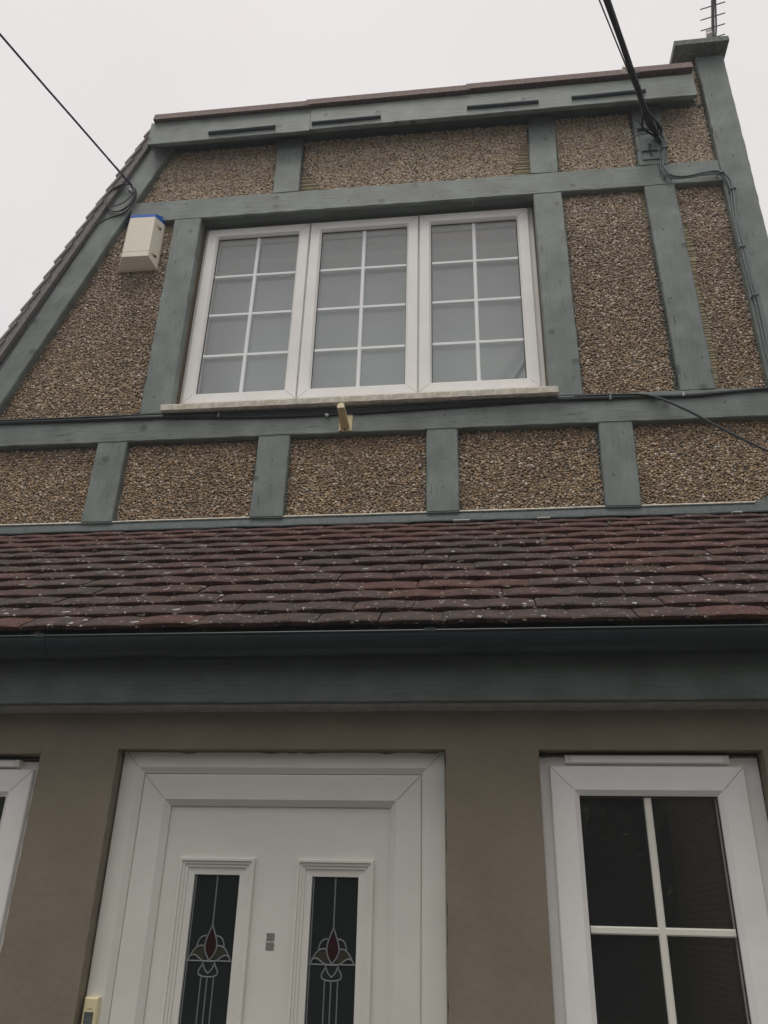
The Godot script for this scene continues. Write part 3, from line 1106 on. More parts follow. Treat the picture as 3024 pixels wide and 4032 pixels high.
func build_ground_wall(house: Node) -> void:
	var st := mb()
	var zf := 0.82
	var zb := 0.60
	# lintel band, then the piers between the openings, with slightly rough arrises
	box(st, Vector3(-2.8, 2.195, zb), Vector3(1.97, 2.52, zf))
	var pier := func(xl: float, xr: float) -> void:
		var n := 60
		for i in n:
			var ya := 2.195 * i / n
			var yb := 2.195 * (i + 1) / n
			var la := xl + ragged(i * 3.1 + xl * 50)
			var lb := xl + ragged((i + 1) * 3.1 + xl * 50)
			var ra := xr + ragged(i * 2.7 + xr * 70)
			var rb := xr + ragged((i + 1) * 2.7 + xr * 70)
			quad(st, Vector3(la, ya, zf), Vector3(ra, ya, zf), Vector3(rb, yb, zf), Vector3(lb, yb, zf))
			quad(st, Vector3(la, ya, zb), Vector3(la, ya, zf), Vector3(lb, yb, zf), Vector3(lb, yb, zb))
			quad(st, Vector3(ra, ya, zf), Vector3(ra, ya, zb), Vector3(rb, yb, zb), Vector3(rb, yb, zf))
	pier.call(-2.8, -1.93)
	pier.call(-1.312, -1.073)
	pier.call(-0.110, 0.148)
	pier.call(0.746, 1.97)
	box(st, Vector3(-1.93, 0.0, zb), Vector3(-1.312, 0.95, zf))
	box(st, Vector3(0.148, 0.0, zb), Vector3(0.746, 0.95, zf))
	box(st, Vector3(-1.94, 2.181, zb), Vector3(-1.31, 2.1949, zf))
	var rw := part("rendered_wall", st, M.render, house)
	st = mb()
	var cr := []
	for i in 15:
		cr.append(Vector3(-1.305 + 0.0155 * i, 1.803 + 0.003 * sin(i * 1.7) + 0.0025 * cos(i * 0.6), 0.8200))
	tube(st, cr, 0.0003, 4)
	part("hairline_crack", st, M.crack, rw)
	# dim rooms behind door and windows
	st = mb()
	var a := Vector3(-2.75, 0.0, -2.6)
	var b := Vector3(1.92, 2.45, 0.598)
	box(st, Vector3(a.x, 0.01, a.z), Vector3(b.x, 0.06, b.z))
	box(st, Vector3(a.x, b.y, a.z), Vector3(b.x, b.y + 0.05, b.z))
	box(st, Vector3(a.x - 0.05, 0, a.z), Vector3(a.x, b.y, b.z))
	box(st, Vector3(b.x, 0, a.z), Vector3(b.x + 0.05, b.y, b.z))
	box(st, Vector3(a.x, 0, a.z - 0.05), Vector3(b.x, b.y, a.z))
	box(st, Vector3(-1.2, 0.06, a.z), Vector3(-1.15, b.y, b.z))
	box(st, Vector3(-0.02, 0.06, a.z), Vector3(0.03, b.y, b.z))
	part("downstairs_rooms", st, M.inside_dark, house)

func ragged(t: float) -> float:
	return 0.0011 * (sin(t) + 0.8 * sin(t * 2.37 + 1.0))

func build_door(house: Node) -> void:
	var door := Node3D.new()
	door.name = "front_door"
	house.add_child(door, true)
	var zf := 0.780
	var st := mb()
	# frame, cut off below the floor line: jambs and head share one mitred ring
	ring(st, -1.0705, -0.05, -0.1125, 2.202, [Vector2(0, 0.70), Vector2(0, zf - 0.003), Vector2(0.003, zf), Vector2(0.052, zf), Vector2(0.068, zf - 0.013), Vector2(0.068, 0.70)])
	mitre(part("door_frame", st, M.pvc_door, door), -1.0705, -0.1125, 2.202, 0.052, zf)
	st = mb()
	var lx0 := -1.0005
	var lx1 := -0.1815
	var ly1 := 2.1320
	var lz := 0.772
	ring(st, lx0, 0.10, lx1, ly1, [Vector2(0, 0.70), Vector2(0, lz - 0.004), Vector2(0.004, lz), Vector2(0.070, lz), Vector2(0.087, lz - 0.016), Vector2(0.087, lz - 0.026)])
	var leaf := part("door_leaf", st, M.pvc_door, door)
	mitre(leaf, lx0, lx1, ly1, 0.070, lz)
	# panel with two openings for the glass
	st = mb()
	var px0 := lx0 + 0.0875
	var px1 := lx1 - 0.0875
	var py1 := ly1 - 0.0875
	var pz := lz - 0.022
	var g := [[-0.865, -0.648], [-0.5285, -0.3125]]
	var gy0 := 1.02
	var gy1 := 1.907
	var pb := pz - 0.02
	box(st, Vector3(px0, 0.18, pb), Vector3(g[0][0] + 0.01, py1, pz))
	box(st, Vector3(g[0][1] - 0.01, 0.18, pb), Vector3(g[1][0] + 0.01, py1, pz))
	box(st, Vector3(g[1][1] - 0.01, 0.18, pb), Vector3(px1, py1, pz))
	for k in 2:
		box(st, Vector3(g[k][0] + 0.01, gy1 - 0.01, pb), Vector3(g[k][1] - 0.01, py1, pz))
		box(st, Vector3(g[k][0] + 0.01, 0.18, pb), Vector3(g[k][1] - 0.01, gy0 + 0.01, pz))
	part("door_panel", st, M.pvc_door, door)
	for k in 2:
		st = mb()
		ring(st, g[k][0], gy0, g[k][1], gy1, [Vector2(0, pz - 0.001), Vector2(0, pz + 0.010), Vector2(0.002, pz + 0.012), Vector2(0.008, pz + 0.012), Vector2(0.009, pz + 0.007), Vector2(0.016, pz + 0.007), Vector2(0.017, pz + 0.003), Vector2(0.024, pz + 0.003), Vector2(0.025, pz - 0.001), Vector2(0.043, pz - 0.003), Vector2(0.0445, pz - 0.012)])
		part("glass_moulding", st, M.pvc_door, door)
		var gx0: float = g[k][0] + 0.0445
		var gx1: float = g[k][1] - 0.0445
		st = mb()
		box(st, Vector3(gx0 - 0.004, gy0 + 0.04, pz - 0.016), Vector3(gx1 + 0.004, gy1 - 0.04, pz - 0.009))
		var glass := part("leaded_glass", st, M.door_glass, door)
		leaded(glass, (gx0 + gx1) * 0.5, pz - 0.009, gx0, gx1, gy0 + 0.0445, gy1 - 0.0445)
	smear(door, -1.06, -0.13, 2.1935, 0.7808)
	# what is left of two stickers
	for y: float in [1.702, 1.680]:
		st = mb()
		var poly := PackedVector2Array()
		for p: Array in [[0, 0], [0.3, 0.02], [0.62, -0.02], [1, 0.05], [0.94, 0.35], [1.02, 0.6], [0.95, 0.97], [0.6, 1.02], [0.25, 0.97], [-0.02, 1.0], [0.04, 0.5]]:
			poly.append(Vector2(-0.601 + 0.0235 * p[0], y + 0.0195 * p[1]))
		if Geometry2D.is_polygon_clockwise(poly):
			poly.reverse()
		prism(st, poly, pz - 0.0005, pz + 0.0007)
		part("sticker_residue", st, M.residue, door)

# render and sealant smeared over the top of a frame
func smear(frame: Node, x0: float, x1: float, y: float, z: float) -> void:
	var nn := noise(FastNoiseLite.TYPE_SIMPLEX_SMOOTH, 9.0, 300 + int(x0 * 10), 3)
	var poly := PackedVector2Array([Vector2(x1, y + 0.001), Vector2(x0, y + 0.001)])
	var n := 60
	for i in n + 1:
		var x := lerpf(x0, x1, float(i) / n)
		poly.append(Vector2(x, y - 0.0015 - 0.011 * maxf(0.0, nn.get_noise_1d(x) - 0.02)))
	if Geometry2D.is_polygon_clockwise(poly):
		poly.reverse()
	var st := mb()
	prism(st, poly, z - 0.002, z)
	part("render_smear", st, M.render, frame)

# hairline joints where the welded corners meet
func mitre(frame: Node, x0: float, x1: float, y1: float, w: float, z: float, y0 := -99.0) -> void:
	var ends := [[Vector2(x0, y1), Vector2(x0 + w, y1 - w)], [Vector2(x1, y1), Vector2(x1 - w, y1 - w)]]
	if y0 > -50.0:
		ends.append([Vector2(x0, y0), Vector2(x0 + w, y0 + w)])
		ends.append([Vector2(x1, y0), Vector2(x1 - w, y0 + w)])
	for e: Array in ends:
		var a: Vector2 = e[0].lerp(e[1], 0.05)
		var b: Vector2 = e[0].lerp(e[1], 0.97)
		var st := mb()
		tube(st, [Vector3(a.x, a.y, z - 0.0003), Vector3(b.x, b.y, z - 0.0003)], 0.0008, 4)
		part("corner_joint", st, M.grime, frame)

func leaded(glass: Node, cx: float, z: float, x0: float, x1: float, y0: float, y1: float) -> void:
	var dx := cx + 0.7545
	var w := 0.0021
	var line := func(pts: Array, r := 0.0021, per := 4) -> void:
		var v := []
		for p: Vector2 in pts:
			v.append(Vector3(p.x + dx, p.y, z + 0.0006))
		var st := mb()
		tube(st, smooth_path(v, per) if v.size() > 2 else v, r, 6)
		part("lead_came", st, M.came, glass)
	var pane := func(pts: Array, m: Material, called: String) -> void:
		var poly := PackedVector2Array()
		for p: Vector2 in pts:
			poly.append(Vector2(p.x + dx, p.y))
		if Geometry2D.is_polygon_clockwise(poly):
			poly.reverse()
		var st := mb()
		prism(st, poly, z - 0.001, z + 0.0006)
		part(called, st, m, glass)
	var tip := Vector2(-0.7535, 1.738)
	var foot := Vector2(-0.7545, 1.6515)
	var bl := [tip, Vector2(-0.762, 1.717), Vector2(-0.768, 1.699), Vector2(-0.7695, 1.682), Vector2(-0.764, 1.666), foot]
	var br := [tip, Vector2(-0.745, 1.717), Vector2(-0.7385, 1.699), Vector2(-0.7365, 1.682), Vector2(-0.742, 1.667), foot]
	pane.call(bl + [Vector2(-0.742, 1.667), Vector2(-0.7365, 1.682), Vector2(-0.7385, 1.699), Vector2(-0.745, 1.717)], M.ruby, "coloured_pane")
	line.call([Vector2(-0.7535, y1), tip], 0.0021)
	line.call(bl)
	line.call(br)
	for s: float in [-1.0, 1.0]:
		var f := func(p: Vector2) -> Vector2:
			return Vector2(-0.754 + s * p.x, p.y)
		var p1 := [f.call(Vector2(0.014, 1.711)), f.call(Vector2(0.027, 1.7075)), f.call(Vector2(0.035, 1.697)), f.call(Vector2(0.038, 1.685))]
		var p2 := [f.call(Vector2(0.018, 1.687)), f.call(Vector2(0.033, 1.6855)), f.call(Vector2(0.047, 1.673)), f.call(Vector2(0.058, 1.653))]
		var p3 := [f.call(Vector2(0.053, 1.662)), f.call(Vector2(0.042, 1.6645)), f.call(Vector2(0.029, 1.657)), f.call(Vector2(0.018, 1.6505)), f.call(Vector2(0.0, 1.649))]
		pane.call([p2[0], p2[1], p2[2], p3[0], p3[1], p3[2], p3[3], f.call(Vector2(0.010, 1.664))], M.amber, "coloured_pane")
		line.call(p1)
		line.call(p2)
		line.call(p3)
		var lobe := [f.call(Vector2(0.016, 1.649)), f.call(Vector2(0.018, 1.640)), f.call(Vector2(0.026, 1.628)), f.call(Vector2(0.0245, 1.618)), f.call(Vector2(0.013, 1.6135)), f.call(Vector2(0.0, 1.6125))]
		var heart := [f.call(Vector2(0.015, 1.643)), f.call(Vector2(0.010, 1.631)), f.call(Vector2(0.0, 1.621))]
		pane.call([lobe[1], lobe[2], lobe[3], lobe[4], lobe[5], heart[2], heart[1]], M.smoke, "coloured_pane")
		line.call(lobe)
		line.call(heart)
		line.call([f.call(Vector2(0.0175, 1.6125)), f.call(Vector2(0.0175, y0))], 0.0018)
	line.call([Vector2(x0 - dx, 1.650), Vector2(x1 - dx, 1.651)])
	line.call([Vector2(-0.7545, 1.612), Vector2(-0.7545, y0)], 0.0018)
	line.call([Vector2(x0 - dx + 0.004, y0), Vector2(x0 - dx + 0.004, y1)], 0.0016)

func vent(win: Node, x0: float, x1: float, y0: float, y1: float, z: float) -> void:
	var st := mb()
	softbox(st, Vector3(x0, y0, z - 0.01), Vector3(x1, y1, z + 0.019), 0.003)
	var v := part("trickle_vent", st, M.pvc, win)
	for x: float in [x0 + 0.010, x1 - 0.010]:
		st = mb()
		disc_post(st, Vector3(x, (y0 + y1) / 2 - 0.001, z + 0.018), Vector3(0, 0, 1), 0.0075, 0.0022, 14)
		part("vent_cap", st, M.pvc_door, win)
	v.position.z = 0.0

func build_ground_windows(house: Node) -> void:
	var zf := 0.780
	for k in 2:
		var win := Node3D.new()
		win.name = "right_ground_window" if k == 0 else "left_ground_window"
		win.name = "ground_window" if k == 0 else "ground_window_001"
		house.add_child(win, true)
		var x0 := 0.1505 if k == 0 else -1.928
		var x1 := 0.7435 if k == 0 else -1.3145
		var yt := 2.184 if k == 0 else 2.166
		var st := mb()
		ring(st, x0, 0.96, x1, yt, [Vector2(0, 0.68), Vector2(0, zf - 0.012), Vector2(0.002, zf - 0.010), Vector2(0.045, zf - 0.010), Vector2(0.045, 0.68)])
		part("window_frame", st, M.pvc, win)
		smear(win, x0 + 0.01, x1 - 0.01, (2.1945 if k == 0 else 2.1805) - 0.008, zf - 0.0085)
		var sx0 := x0 + 0.0275
		var sx1 := x1 - 0.043 if k == 0 else x1 - 0.029
		var sy1 := 2.157 if k == 0 else 2.141
		var top := sy1 - 0.077
		window_sash(win, sx0, 0.985, sx1, sy1, zf + 0.004, 0.063, 0.014, 0.0, 2, [top - 0.331, top - 0.667], 0.0195, M.bar_cream, M.glass_dim)
		if k == 0:
			vent(win, 0.222, 0.663, 2.1635, 2.1855, zf - 0.006)
		else:
			vent(win, -1.83, -1.391, 2.1465, 2.1675, zf - 0.006)

# ---------------------------------------------------------------- things fixed to the house

func build_fixtures() -> void:
	build_alarm()
	build_left_cable()
	build_right_cables()
	build_rail_cables()
	build_bracket()
	build_aerial()
	build_bell()

func build_alarm() -> void:
	var o := thing("alarm_box", "cream burglar alarm box with blue top beside the upper window", "alarm box", Vector3(-1.767, 4.85, 0.0))
	# local coordinates: base on the wall, a smaller front face, splayed sides
	var st := mb()
	var b0 := [Vector3(-0.106, -0.002, 0.006), Vector3(0.108, -0.002, 0.006), Vector3(0.108, 0.312, 0.006), Vector3(-0.106, 0.312, 0.006)]
	var b1 := [Vector3(-0.106, -0.002, 0.022), Vector3(0.108, -0.002, 0.022), Vector3(0.108, 0.312, 0.022), Vector3(-0.106, 0.312, 0.022)]
	var f := [Vector3(-0.061, 0.026, 0.092), Vector3(0.084, 0.024, 0.092), Vector3(0.082, 0.302, 0.092), Vector3(-0.059, 0.306, 0.092)]
	for k in 4:
		var l := (k + 1) % 4
		quad(st, b0[k], b0[l], b1[l], b1[k])
		quad(st, b1[k], b1[l], f[l], f[k])
	quad(st, f[0], f[1], f[2], f[3])
	part("cover", st, M.cream, o)
	st = mb()
	# blue lamp cap sitting on the cover
	var c0 := [b0[3] + Vector3(0.002, 0.0005, 0), b0[2] + Vector3(-0.002, 0.0005, 0), b1[2] + Vector3(-0.002, 0.0005, -0.001), f[2] + Vector3(-0.001, 0.0015, -0.001), f[3] + Vector3(0.001, 0.0015, -0.001), b1[3] + Vector3(0.002, 0.0005, -0.001)]
	var c1 := []
	for k in 6:
		var lift: float = [0.054, 0.054, 0.052, 0.020, 0.020, 0.052][k]
		c1.append(c0[k] + Vector3(0, lift, 0))
	for k in 6:
		var l := (k + 1) % 6
		quad(st, c0[l], c0[k], c1[k], c1[l])
	for k in range(1, 5):
		tri(st, c1[0], c1[k + 1], c1[k])
	part("blue_lamp_cap", st, M.blue, o)
	# seam across the front
	st = mb()
	box(st, Vector3(-0.059, 0.0585, 0.0915), Vector3(0.083, 0.0597, 0.0923))
	part("cover_seam", st, M.grime, o)
	# two slots in the right splay, each with its screw
	var along: Vector3 = (f[2] - f[1]).normalized()
	var across: Vector3 = (b1[2] - f[2]).normalized()
	var nrm: Vector3 = across.cross(along).normalized()
	if nrm.z < 0:
		nrm = -nrm
	for t: float in [0.80, 0.135]:
		var c: Vector3 = f[1].lerp(f[2], t) * 0.47 + b1[1].lerp(b1[2], t + 0.05) * 0.53
		st = mb()
		var ov := []
		for k in 14:
			var a := TAU * k / 14
			ov.append(c + nrm * 0.0012 + across * cos(a) * 0.021 + along * sin(a) * 0.0085)
		for k in 14:
			tri(st, c + nrm * 0.0013, ov[k], ov[(k + 1) % 14])
			tri(st, c + nrm * 0.0013, ov[(k + 1) % 14], ov[k])
		var sl := part("screw_slot", st, M.yellow, o)
		st = mb()
		disc_post(st, c + across * 0.008 + nrm * 0.001, nrm, 0.0062, 0.003, 10)
		part("screw", st, M.slot, sl)

func build_left_cable() -> void:
	var o := thing("overhead_cable", "blue-black overhead phone cable coming in to the sloping timber, with a coil below its anchor", "cable")
	var a := Vector3(-1.872, 5.432, 0.062)
	var b := Vector3(-2.1775, 5.483, 0.945)
	var far := a + (b - a) * 17.0
	var st := mb()
	var pts := []
	for i in 41:
		var t := pow(i / 40.0, 1.7)
		var p := a.lerp(far, t)
		p.y -= 0.35 * sin(PI * t) * 0.0 + 0.0
		p += Vector3(sin(i * 1.9), cos(i * 2.3), 0) * 0.0012
		pts.append(p)
	tube(st, pts, 0.0056, 7)
	part("drop_wire", st, M.cable_blue, o)
	st = mb()
	# clamp: a twisted pair of wires beside the cable near the wall, and a small steel plate
	var d := (b - a).normalized()
	var tw := []
	for i in 26:
		var t := i / 25.0
		tw.append(a + d * (0.30 * t) + Vector3(cos(t * 16), sin(t * 16), 0) * 0.006 * (1 - 0.4 * t))
	tube(st, tw, 0.0022, 5)
	part("wire_clamp", st, M.steel, o)
	st = mb()
	prism(st, V2([-1.905, 5.432, -1.868, 5.398, -1.858, 5.425, -1.872, 5.442]), 0.041, 0.049)
	disc_post(st, Vector3(-1.875, 5.432, 0.038), Vector3(0, 0, 1), 0.007, 0.03, 10)
	part("anchor_plate", st, M.steel, o)
	st = mb()
	for k in 3:
		var loop := []
		var cx: float = -1.928 + [0.0, 0.006, -0.004][k]
		var cy: float = 5.358 + [0.0, -0.010, 0.006][k]
		var rx: float = [0.083, 0.077, 0.080][k]
		var ry: float = [0.096, 0.098, 0.086][k]
		for i in 33:
			var t := TAU * i / 32.0
			loop.append(Vector3(cx + rx * cos(t) + 0.012 * sin(t), cy + ry * sin(t), 0.058 + 0.006 * k + 0.010 * sin(t + k)))
		tube(st, loop, 0.0030, 6)
	part("cable_coil", st, M.black, o)
	st = mb()
	tube(st, smooth_path([a, Vector3(-1.845, 5.40, 0.07), Vector3(-1.840, 5.34, 0.06), Vector3(-1.865, 5.285, 0.052), Vector3(-1.905, 5.245, 0.046), Vector3(-1.965, 5.228, 0.042), Vector3(-2.02, 5.198, 0.042), Vector3(-2.06, 5.13, 0.04), Vector3(-2.16, 4.84, 0.04), Vector3(-2.30, 4.44, 0.04), Vector3(-2.50, 3.88, 0.04)], 5), 0.0036, 6)
	part("cable_tail", st, M.black, o)

func build_right_cables() -> void:
	var o := thing("cable_bundle", "thick bundle of black overhead cables strapped to the stud near the pier", "cables")
	var s := Vector3(0.980, 5.535, 0.070)
	var b := Vector3(0.640, 5.422, 0.870)
	var dirn := b - s
	# main bundle: strands that lie against each other and fan out at the wall
	for k in 7:
		var st := mb()
		var ang := TAU * k / 6.0
		var off := Vector3(cos(ang), sin(ang), 0.2) * (0.008 if k < 6 else 0.0)
		var fan := Vector3([-0.050, -0.02, 0.015, 0.045, 0.065, 0.03, 0.0][k], [-0.01, 0.03, -0.02, 0.02, -0.03, -0.045, 0.0][k], 0)
		var pts := [Vector3(1.022 + fan.x * 0.15, 5.470, 0.050), Vector3(1.002 + fan.x * 0.35, 5.520 + fan.y * 0.3, 0.058), s + fan * 0.8 + dirn * 0.05, s + fan * 0.4 + off + dirn * 0.16]
		for i in 9:
			pts.append(s + off.rotated(dirn.normalized(), 0.5 * i) + dirn * (0.3 + 0.14 * i))
		pts.append(s + off + dirn * 6.0 + Vector3(0, 0.25, 0))
		pts.append(s + off + dirn * 18.0 + Vector3(0, 2.4, 0))
		tube(st, smooth_path(pts, 4), 0.0062, 6)
		part("bundle_strand", st, M.black, o)
	# two thinner wires that leave the bundle and run beside it
	for k in 2:
		var st := mb()
		var e := Vector3([0.6050, 0.6240][k], [5.428, 5.425][k], 0.870)
		var st0 := s + dirn * 0.36 + Vector3(-0.005, 0.0, 0)
		var q := s + (e - s) * 0.36 + Vector3(-0.003, 0.002, 0)
		tube(st, [s + dirn * 0.12 + Vector3(-0.012, 0, 0), st0.lerp(q, 0.6), s + (e - s) * 0.7, e, s + (e - s) * 6.0 + Vector3(0, 0.25, 0), s + (e - s) * 18.0 + Vector3(0, 2.4, 0)], 0.0034, 6)
		part("thin_wire", st, M.steel_dark if k == 0 else M.black, o)
	# wrapped binding near the wall
	var st := mb()
	var hel := []
	for i in 120:
		var t := i / 119.0
		var x := dirn.normalized().cross(Vector3.UP).normalized()
		var y := dirn.normalized().cross(x)
		hel.append(s + dirn * lerpf(0.10, 0.50, t) + (x * cos(t * 60) + y * sin(t * 60)) * 0.0165)
	tube(st, hel, 0.0016, 4)
	part("binding_wire", st, M.steel_dark, o)
	# steel plate on the stud, with its cross bars and the cut ends of old ties
	st = mb()
	prism(st, V2([0.918, 5.360, 1.012, 5.360, 1.030, 5.585, 0.922, 5.588]), 0.036, 0.042)
	part("fixing_plate", st, M.cable_grey, o)
	st = mb()
	box(st, Vector3(0.915, 5.578, 0.036), Vector3(1.035, 5.588, 0.050))
	box(st, Vector3(0.918, 5.414, 0.036), Vector3(1.004, 5.420, 0.048))
	tube(st, smooth_path([Vector3(0.962, 5.47, 0.045), Vector3(0.966, 5.44, 0.06), Vector3(0.958, 5.425, 0.05), Vector3(0.968, 5.37, 0.038)], 5), 0.004, 6)
	part("fixing_bar", st, M.black, o)
	for e: Array in [[0.96, 5.535, 0.862, 5.475], [0.95, 5.58, 0.842, 5.515], [1.0, 5.55, 1.095, 5.592], [1.01, 5.56, 1.083, 5.545], [1.0, 5.54, 1.088, 5.525], [0.985, 5.56, 1.052, 5.610], [0.94, 5.575, 0.905, 5.622]]:
		st = mb()
		var p := Vector3(e[0], e[1], 0.055)
		var q := Vector3(e[2], e[3], 0.075)
		tube(st, [p, p.lerp(q, 0.5) + Vector3(0, 0.008, 0.01), q], 0.0030, 5, 0.0018)
		part("cable_tie_end", st, M.black, o)
	st = mb()
	for k in 7:
		var q := s + dirn * 0.52 + Vector3(-0.026, -0.002, 0.0)
		tri(st, q, q + Vector3(R.randf_range(-0.02, 0.02), R.randf_range(-0.03, 0.0), R.randf_range(-0.01, 0.01)), q + Vector3(R.randf_range(-0.02, 0.02), R.randf_range(-0.01, 0.02), 0.008))
	part("tape_scrap", st, M.cream, o)
	# grey painted cables that run down from the bundle along the corner post
	var t := thing("cable_run", "grey painted cables clipped along the rail and down the corner post", "cables")
	var path := [Vector3(1.000, 5.545, 0.060), Vector3(1.030, 5.475, 0.055), Vector3(1.030, 5.414, 0.046), Vector3(1.012, 5.340, 0.046), Vector3(1.005, 5.268, 0.050), Vector3(1.033, 5.203, 0.052), Vector3(1.107, 5.192, 0.050), Vector3(1.203, 5.209, 0.048), Vector3(1.275, 5.207, 0.048), Vector3(1.312, 5.157, 0.048), Vector3(1.322, 5.083, 0.048), Vector3(1.309, 4.95, 0.048), Vector3(1.303, 4.80, 0.048), Vector3(1.310, 4.564, 0.048), Vector3(1.318, 4.353, 0.048), Vector3(1.313, 4.088, 0.050), Vector3(1.318, 3.95, 0.055), Vector3(1.36, 3.70, 0.055)]
	for k in 4:
		st = mb()
		var pts := []
		for i in path.size():
			var off := Vector3([-0.008, 0.000, 0.008, 0.004][k], [-0.006, 0.002, -0.002, 0.006][k], [0.006, 0.007, 0.006, 0.012][k])
			off += Vector3(sin(i * 1.7 + k * 2), cos(i * 2.1 + k), 0) * 0.0022
			pts.append(path[i] + off)
		tube(st, smooth_path(pts, 6), 0.0040, 7)
		part("grey_cable", st, M.cable_grey, t)
	for p: Array in [[1.030, 5.415], [1.026, 5.215], [1.284, 5.203], [1.321, 5.086], [1.305, 4.70], [1.314, 4.40]]:
		st = mb()
		tube(st, [Vector3(p[0] - 0.016, p[1], 0.040), Vector3(p[0] - 0.011, p[1], 0.063), Vector3(p[0] + 0.010, p[1], 0.065), Vector3(p[0] + 0.016, p[1], 0.040)], 0.0042, 6)
		part("cable_clip", st, M.cable_grey, t)

func build_rail_cables() -> void:
	var t := thing("rail_cables", "slack dark painted cables running along the top of the lower rail under the window", "cables")
	var yy := [[3.898, 3.892, 3.887, 3.880, 3.876, 3.893, 3.890, 3.880, 3.874, 3.893, 3.90], [3.892, 3.886, 3.880, 3.868, 3.866, 3.878, 3.880, 3.874, 3.868, 3.886, 3.89], [3.886, 3.880, 3.873, 3.856, 3.852, 3.866, 3.874, 3.868, 3.864, 3.880, 3.88], [3.904, 3.900, 3.896, 3.890, 3.884, 3.888, 3.886, 3.877, 3.871, 3.8895, 3.895]]
	var xx := [-2.55, -1.882, -1.476, -1.0, -0.55, 0.012, 0.324, 0.70, 0.95, 1.283, 1.75]
	for k in 4:
		var st := mb()
		var pts := []
		for i in 11:
			if k == 3 and i > 6:
				break
			pts.append(Vector3(xx[i], yy[k][i] + 0.0015 * sin(i * 2.7 + k), 0.0460 + 0.003 * (k % 2)))
		tube(st, smooth_path(pts, 8), 0.0042, 6)
		part("rail_cable", st, M.cable_green if k != 2 else M.black, t)
	for x: float in [-1.2, 0.60, 0.915]:
		var st := mb()
		box(st, Vector3(x, 3.864, 0.038), Vector3(x + 0.010, 3.886, 0.0545))
		part("cable_clip", st, M.cable_grey if x < 0.9 else M.steel, t)
	var o := thing("sagging_cable", "single dark cable leaving the lower rail and sagging down to the right across the pebbledash", "cable")
	var st := mb()
	tube(st, smooth_path([Vector3(0.45, 3.893, 0.046), Vector3(0.62, 3.890, 0.048), Vector3(0.775, 3.872, 0.055), Vector3(0.905, 3.770, 0.090), Vector3(1.025, 3.660, 0.110), Vector3(1.185, 3.520, 0.140), Vector3(1.40, 3.36, 0.19), Vector3(1.9, 3.12, 0.28)], 7), 0.0056, 7)
	part("hanging_cable", st, M.cable_green, o)

func build_bracket() -> void:
	var o := thing("wall_bracket", "cream painted metal bracket projecting from the lower rail under the window", "bracket")
	var st := mb()
	softbox(st, Vector3(-0.619, 3.762, 0.0385), Vector3(-0.557, 3.851, 0.0440), 0.001)
	part("back_plate", st, M.yellow, o)
	st = mb()
	# channel arm with a rounded nose
	var a := Vector3(-0.590, 3.781, 0.043)
	var b := Vector3(-0.588, 3.800, 0.185)
	var n := 8
	var sec := []
	for i in 9:
		var t := PI * i / 8.0
		sec.append(Vector2(0.0175 * cos(t), 0.008 + 0.0175 * sin(t)))
	sec.append(Vector2(-0.0175, -0.006))
	sec.append(Vector2(0.0175, -0.006))
	var m := sec.size()
	var d := (b - a).normalized()
	var up := (Vector3.UP - d * d.y).normalized()
	for k in m:
		var l := (k + 1) % m
		var p := func(base: Vector3, q: Vector2, w: float) -> Vector3:
			return base + Vector3(q.x * w, 0, 0) + up * q.y * w
		quad(st, p.call(a, sec[l], 1.15), p.call(b, sec[l], 0.92), p.call(b, sec[k], 0.92), p.call(a, sec[k], 1.15))
		tri(st, b + up * 0.005, p.call(b, sec[k], 0.92), p.call(b, sec[l], 0.92))
	part("arm", st, M.yellow, o)
	st = mb()
	for p: Array in [[-0.589, 3.764], [-0.562, 3.850], [-0.61, 3.757]]:
		disc_post(st, Vector3(p[0], p[1] + 0.004, 0.043), Vector3(0, 0, 1), 0.004, 0.004, 8)
	part("screw", st, M.slot, o)
	var bolt := thing("bolt", "small steel bolt head sticking out of the lower rail left of the cream bracket", "bolt", Vector3(-0.675, 3.843, 0.040))
	st = mb()
	disc_post(st, Vector3(0, 0, -0.002), Vector3(-0.1, 0.15, 1), 0.0038, 0.026, 8)
	part("shank", st, M.steel, bolt)
	st = mb()
	disc_post(st, Vector3(-0.0008, 0.0012, 0.008), Vector3(-0.1, 0.15, 1), 0.0085, 0.008, 6)
	part("nut", st, M.steel, bolt)

func build_aerial() -> void:
	var o := thing("television_aerial", "rooftop television aerial with short cross rods above the coping", "aerial")
	var d := Vector3(0.235, 0, -0.97).normalized()
	var c := Vector3(1.541, 6.90, -0.135)
	var st := mb()
	tube(st, [c - d * 0.55, c + d * 0.62], 0.0105, 8)
	part("boom", st, M.alu, o)
	st = mb()
	tube(st, [c + d * 0.42 + Vector3(0.0, 0.06, 0), c + d * 0.42 + Vector3(0.0, -1.05, 0)], 0.016, 10)
	part("mast", st, M.alu, o)
	var x := Vector3(-d.z, 0, d.x)
	for k in 9:
		var p := c + d * (0.040 + 0.073 * (k - 4))
		if k > 7:
			p = c + d * (0.040 + 0.073 * 3.45)
		st = mb()
		tube(st, [p - x * 0.073 + Vector3(0, 0.004, 0), p + x * 0.073 + Vector3(0, 0.004, 0)], 0.0042, 6)
		part("cross_rod", st, M.alu, o)
	st = mb()
	box(st, Vector3(-0.018, -0.03, -0.022), Vector3(0.018, 0.012, 0.022), Transform3D(Basis(x, Vector3.UP, d), c + d * 0.215 - x * 0.025))
	part("junction_box", st, M.pvc, o)
	st = mb()
	tube(st, smooth_path([c - d * 0.5 + x * 0.016, c - d * 0.2 + x * 0.020, c + x * 0.016, c + d * 0.2 + x * 0.019, c + d * 0.36 + x * 0.01, c + d * 0.41 + Vector3(0.02, -0.2, 0), c + d * 0.41 + Vector3(0.02, -0.9, 0)], 5), 0.006, 6)
	part("aerial_lead", st, M.steel, o)

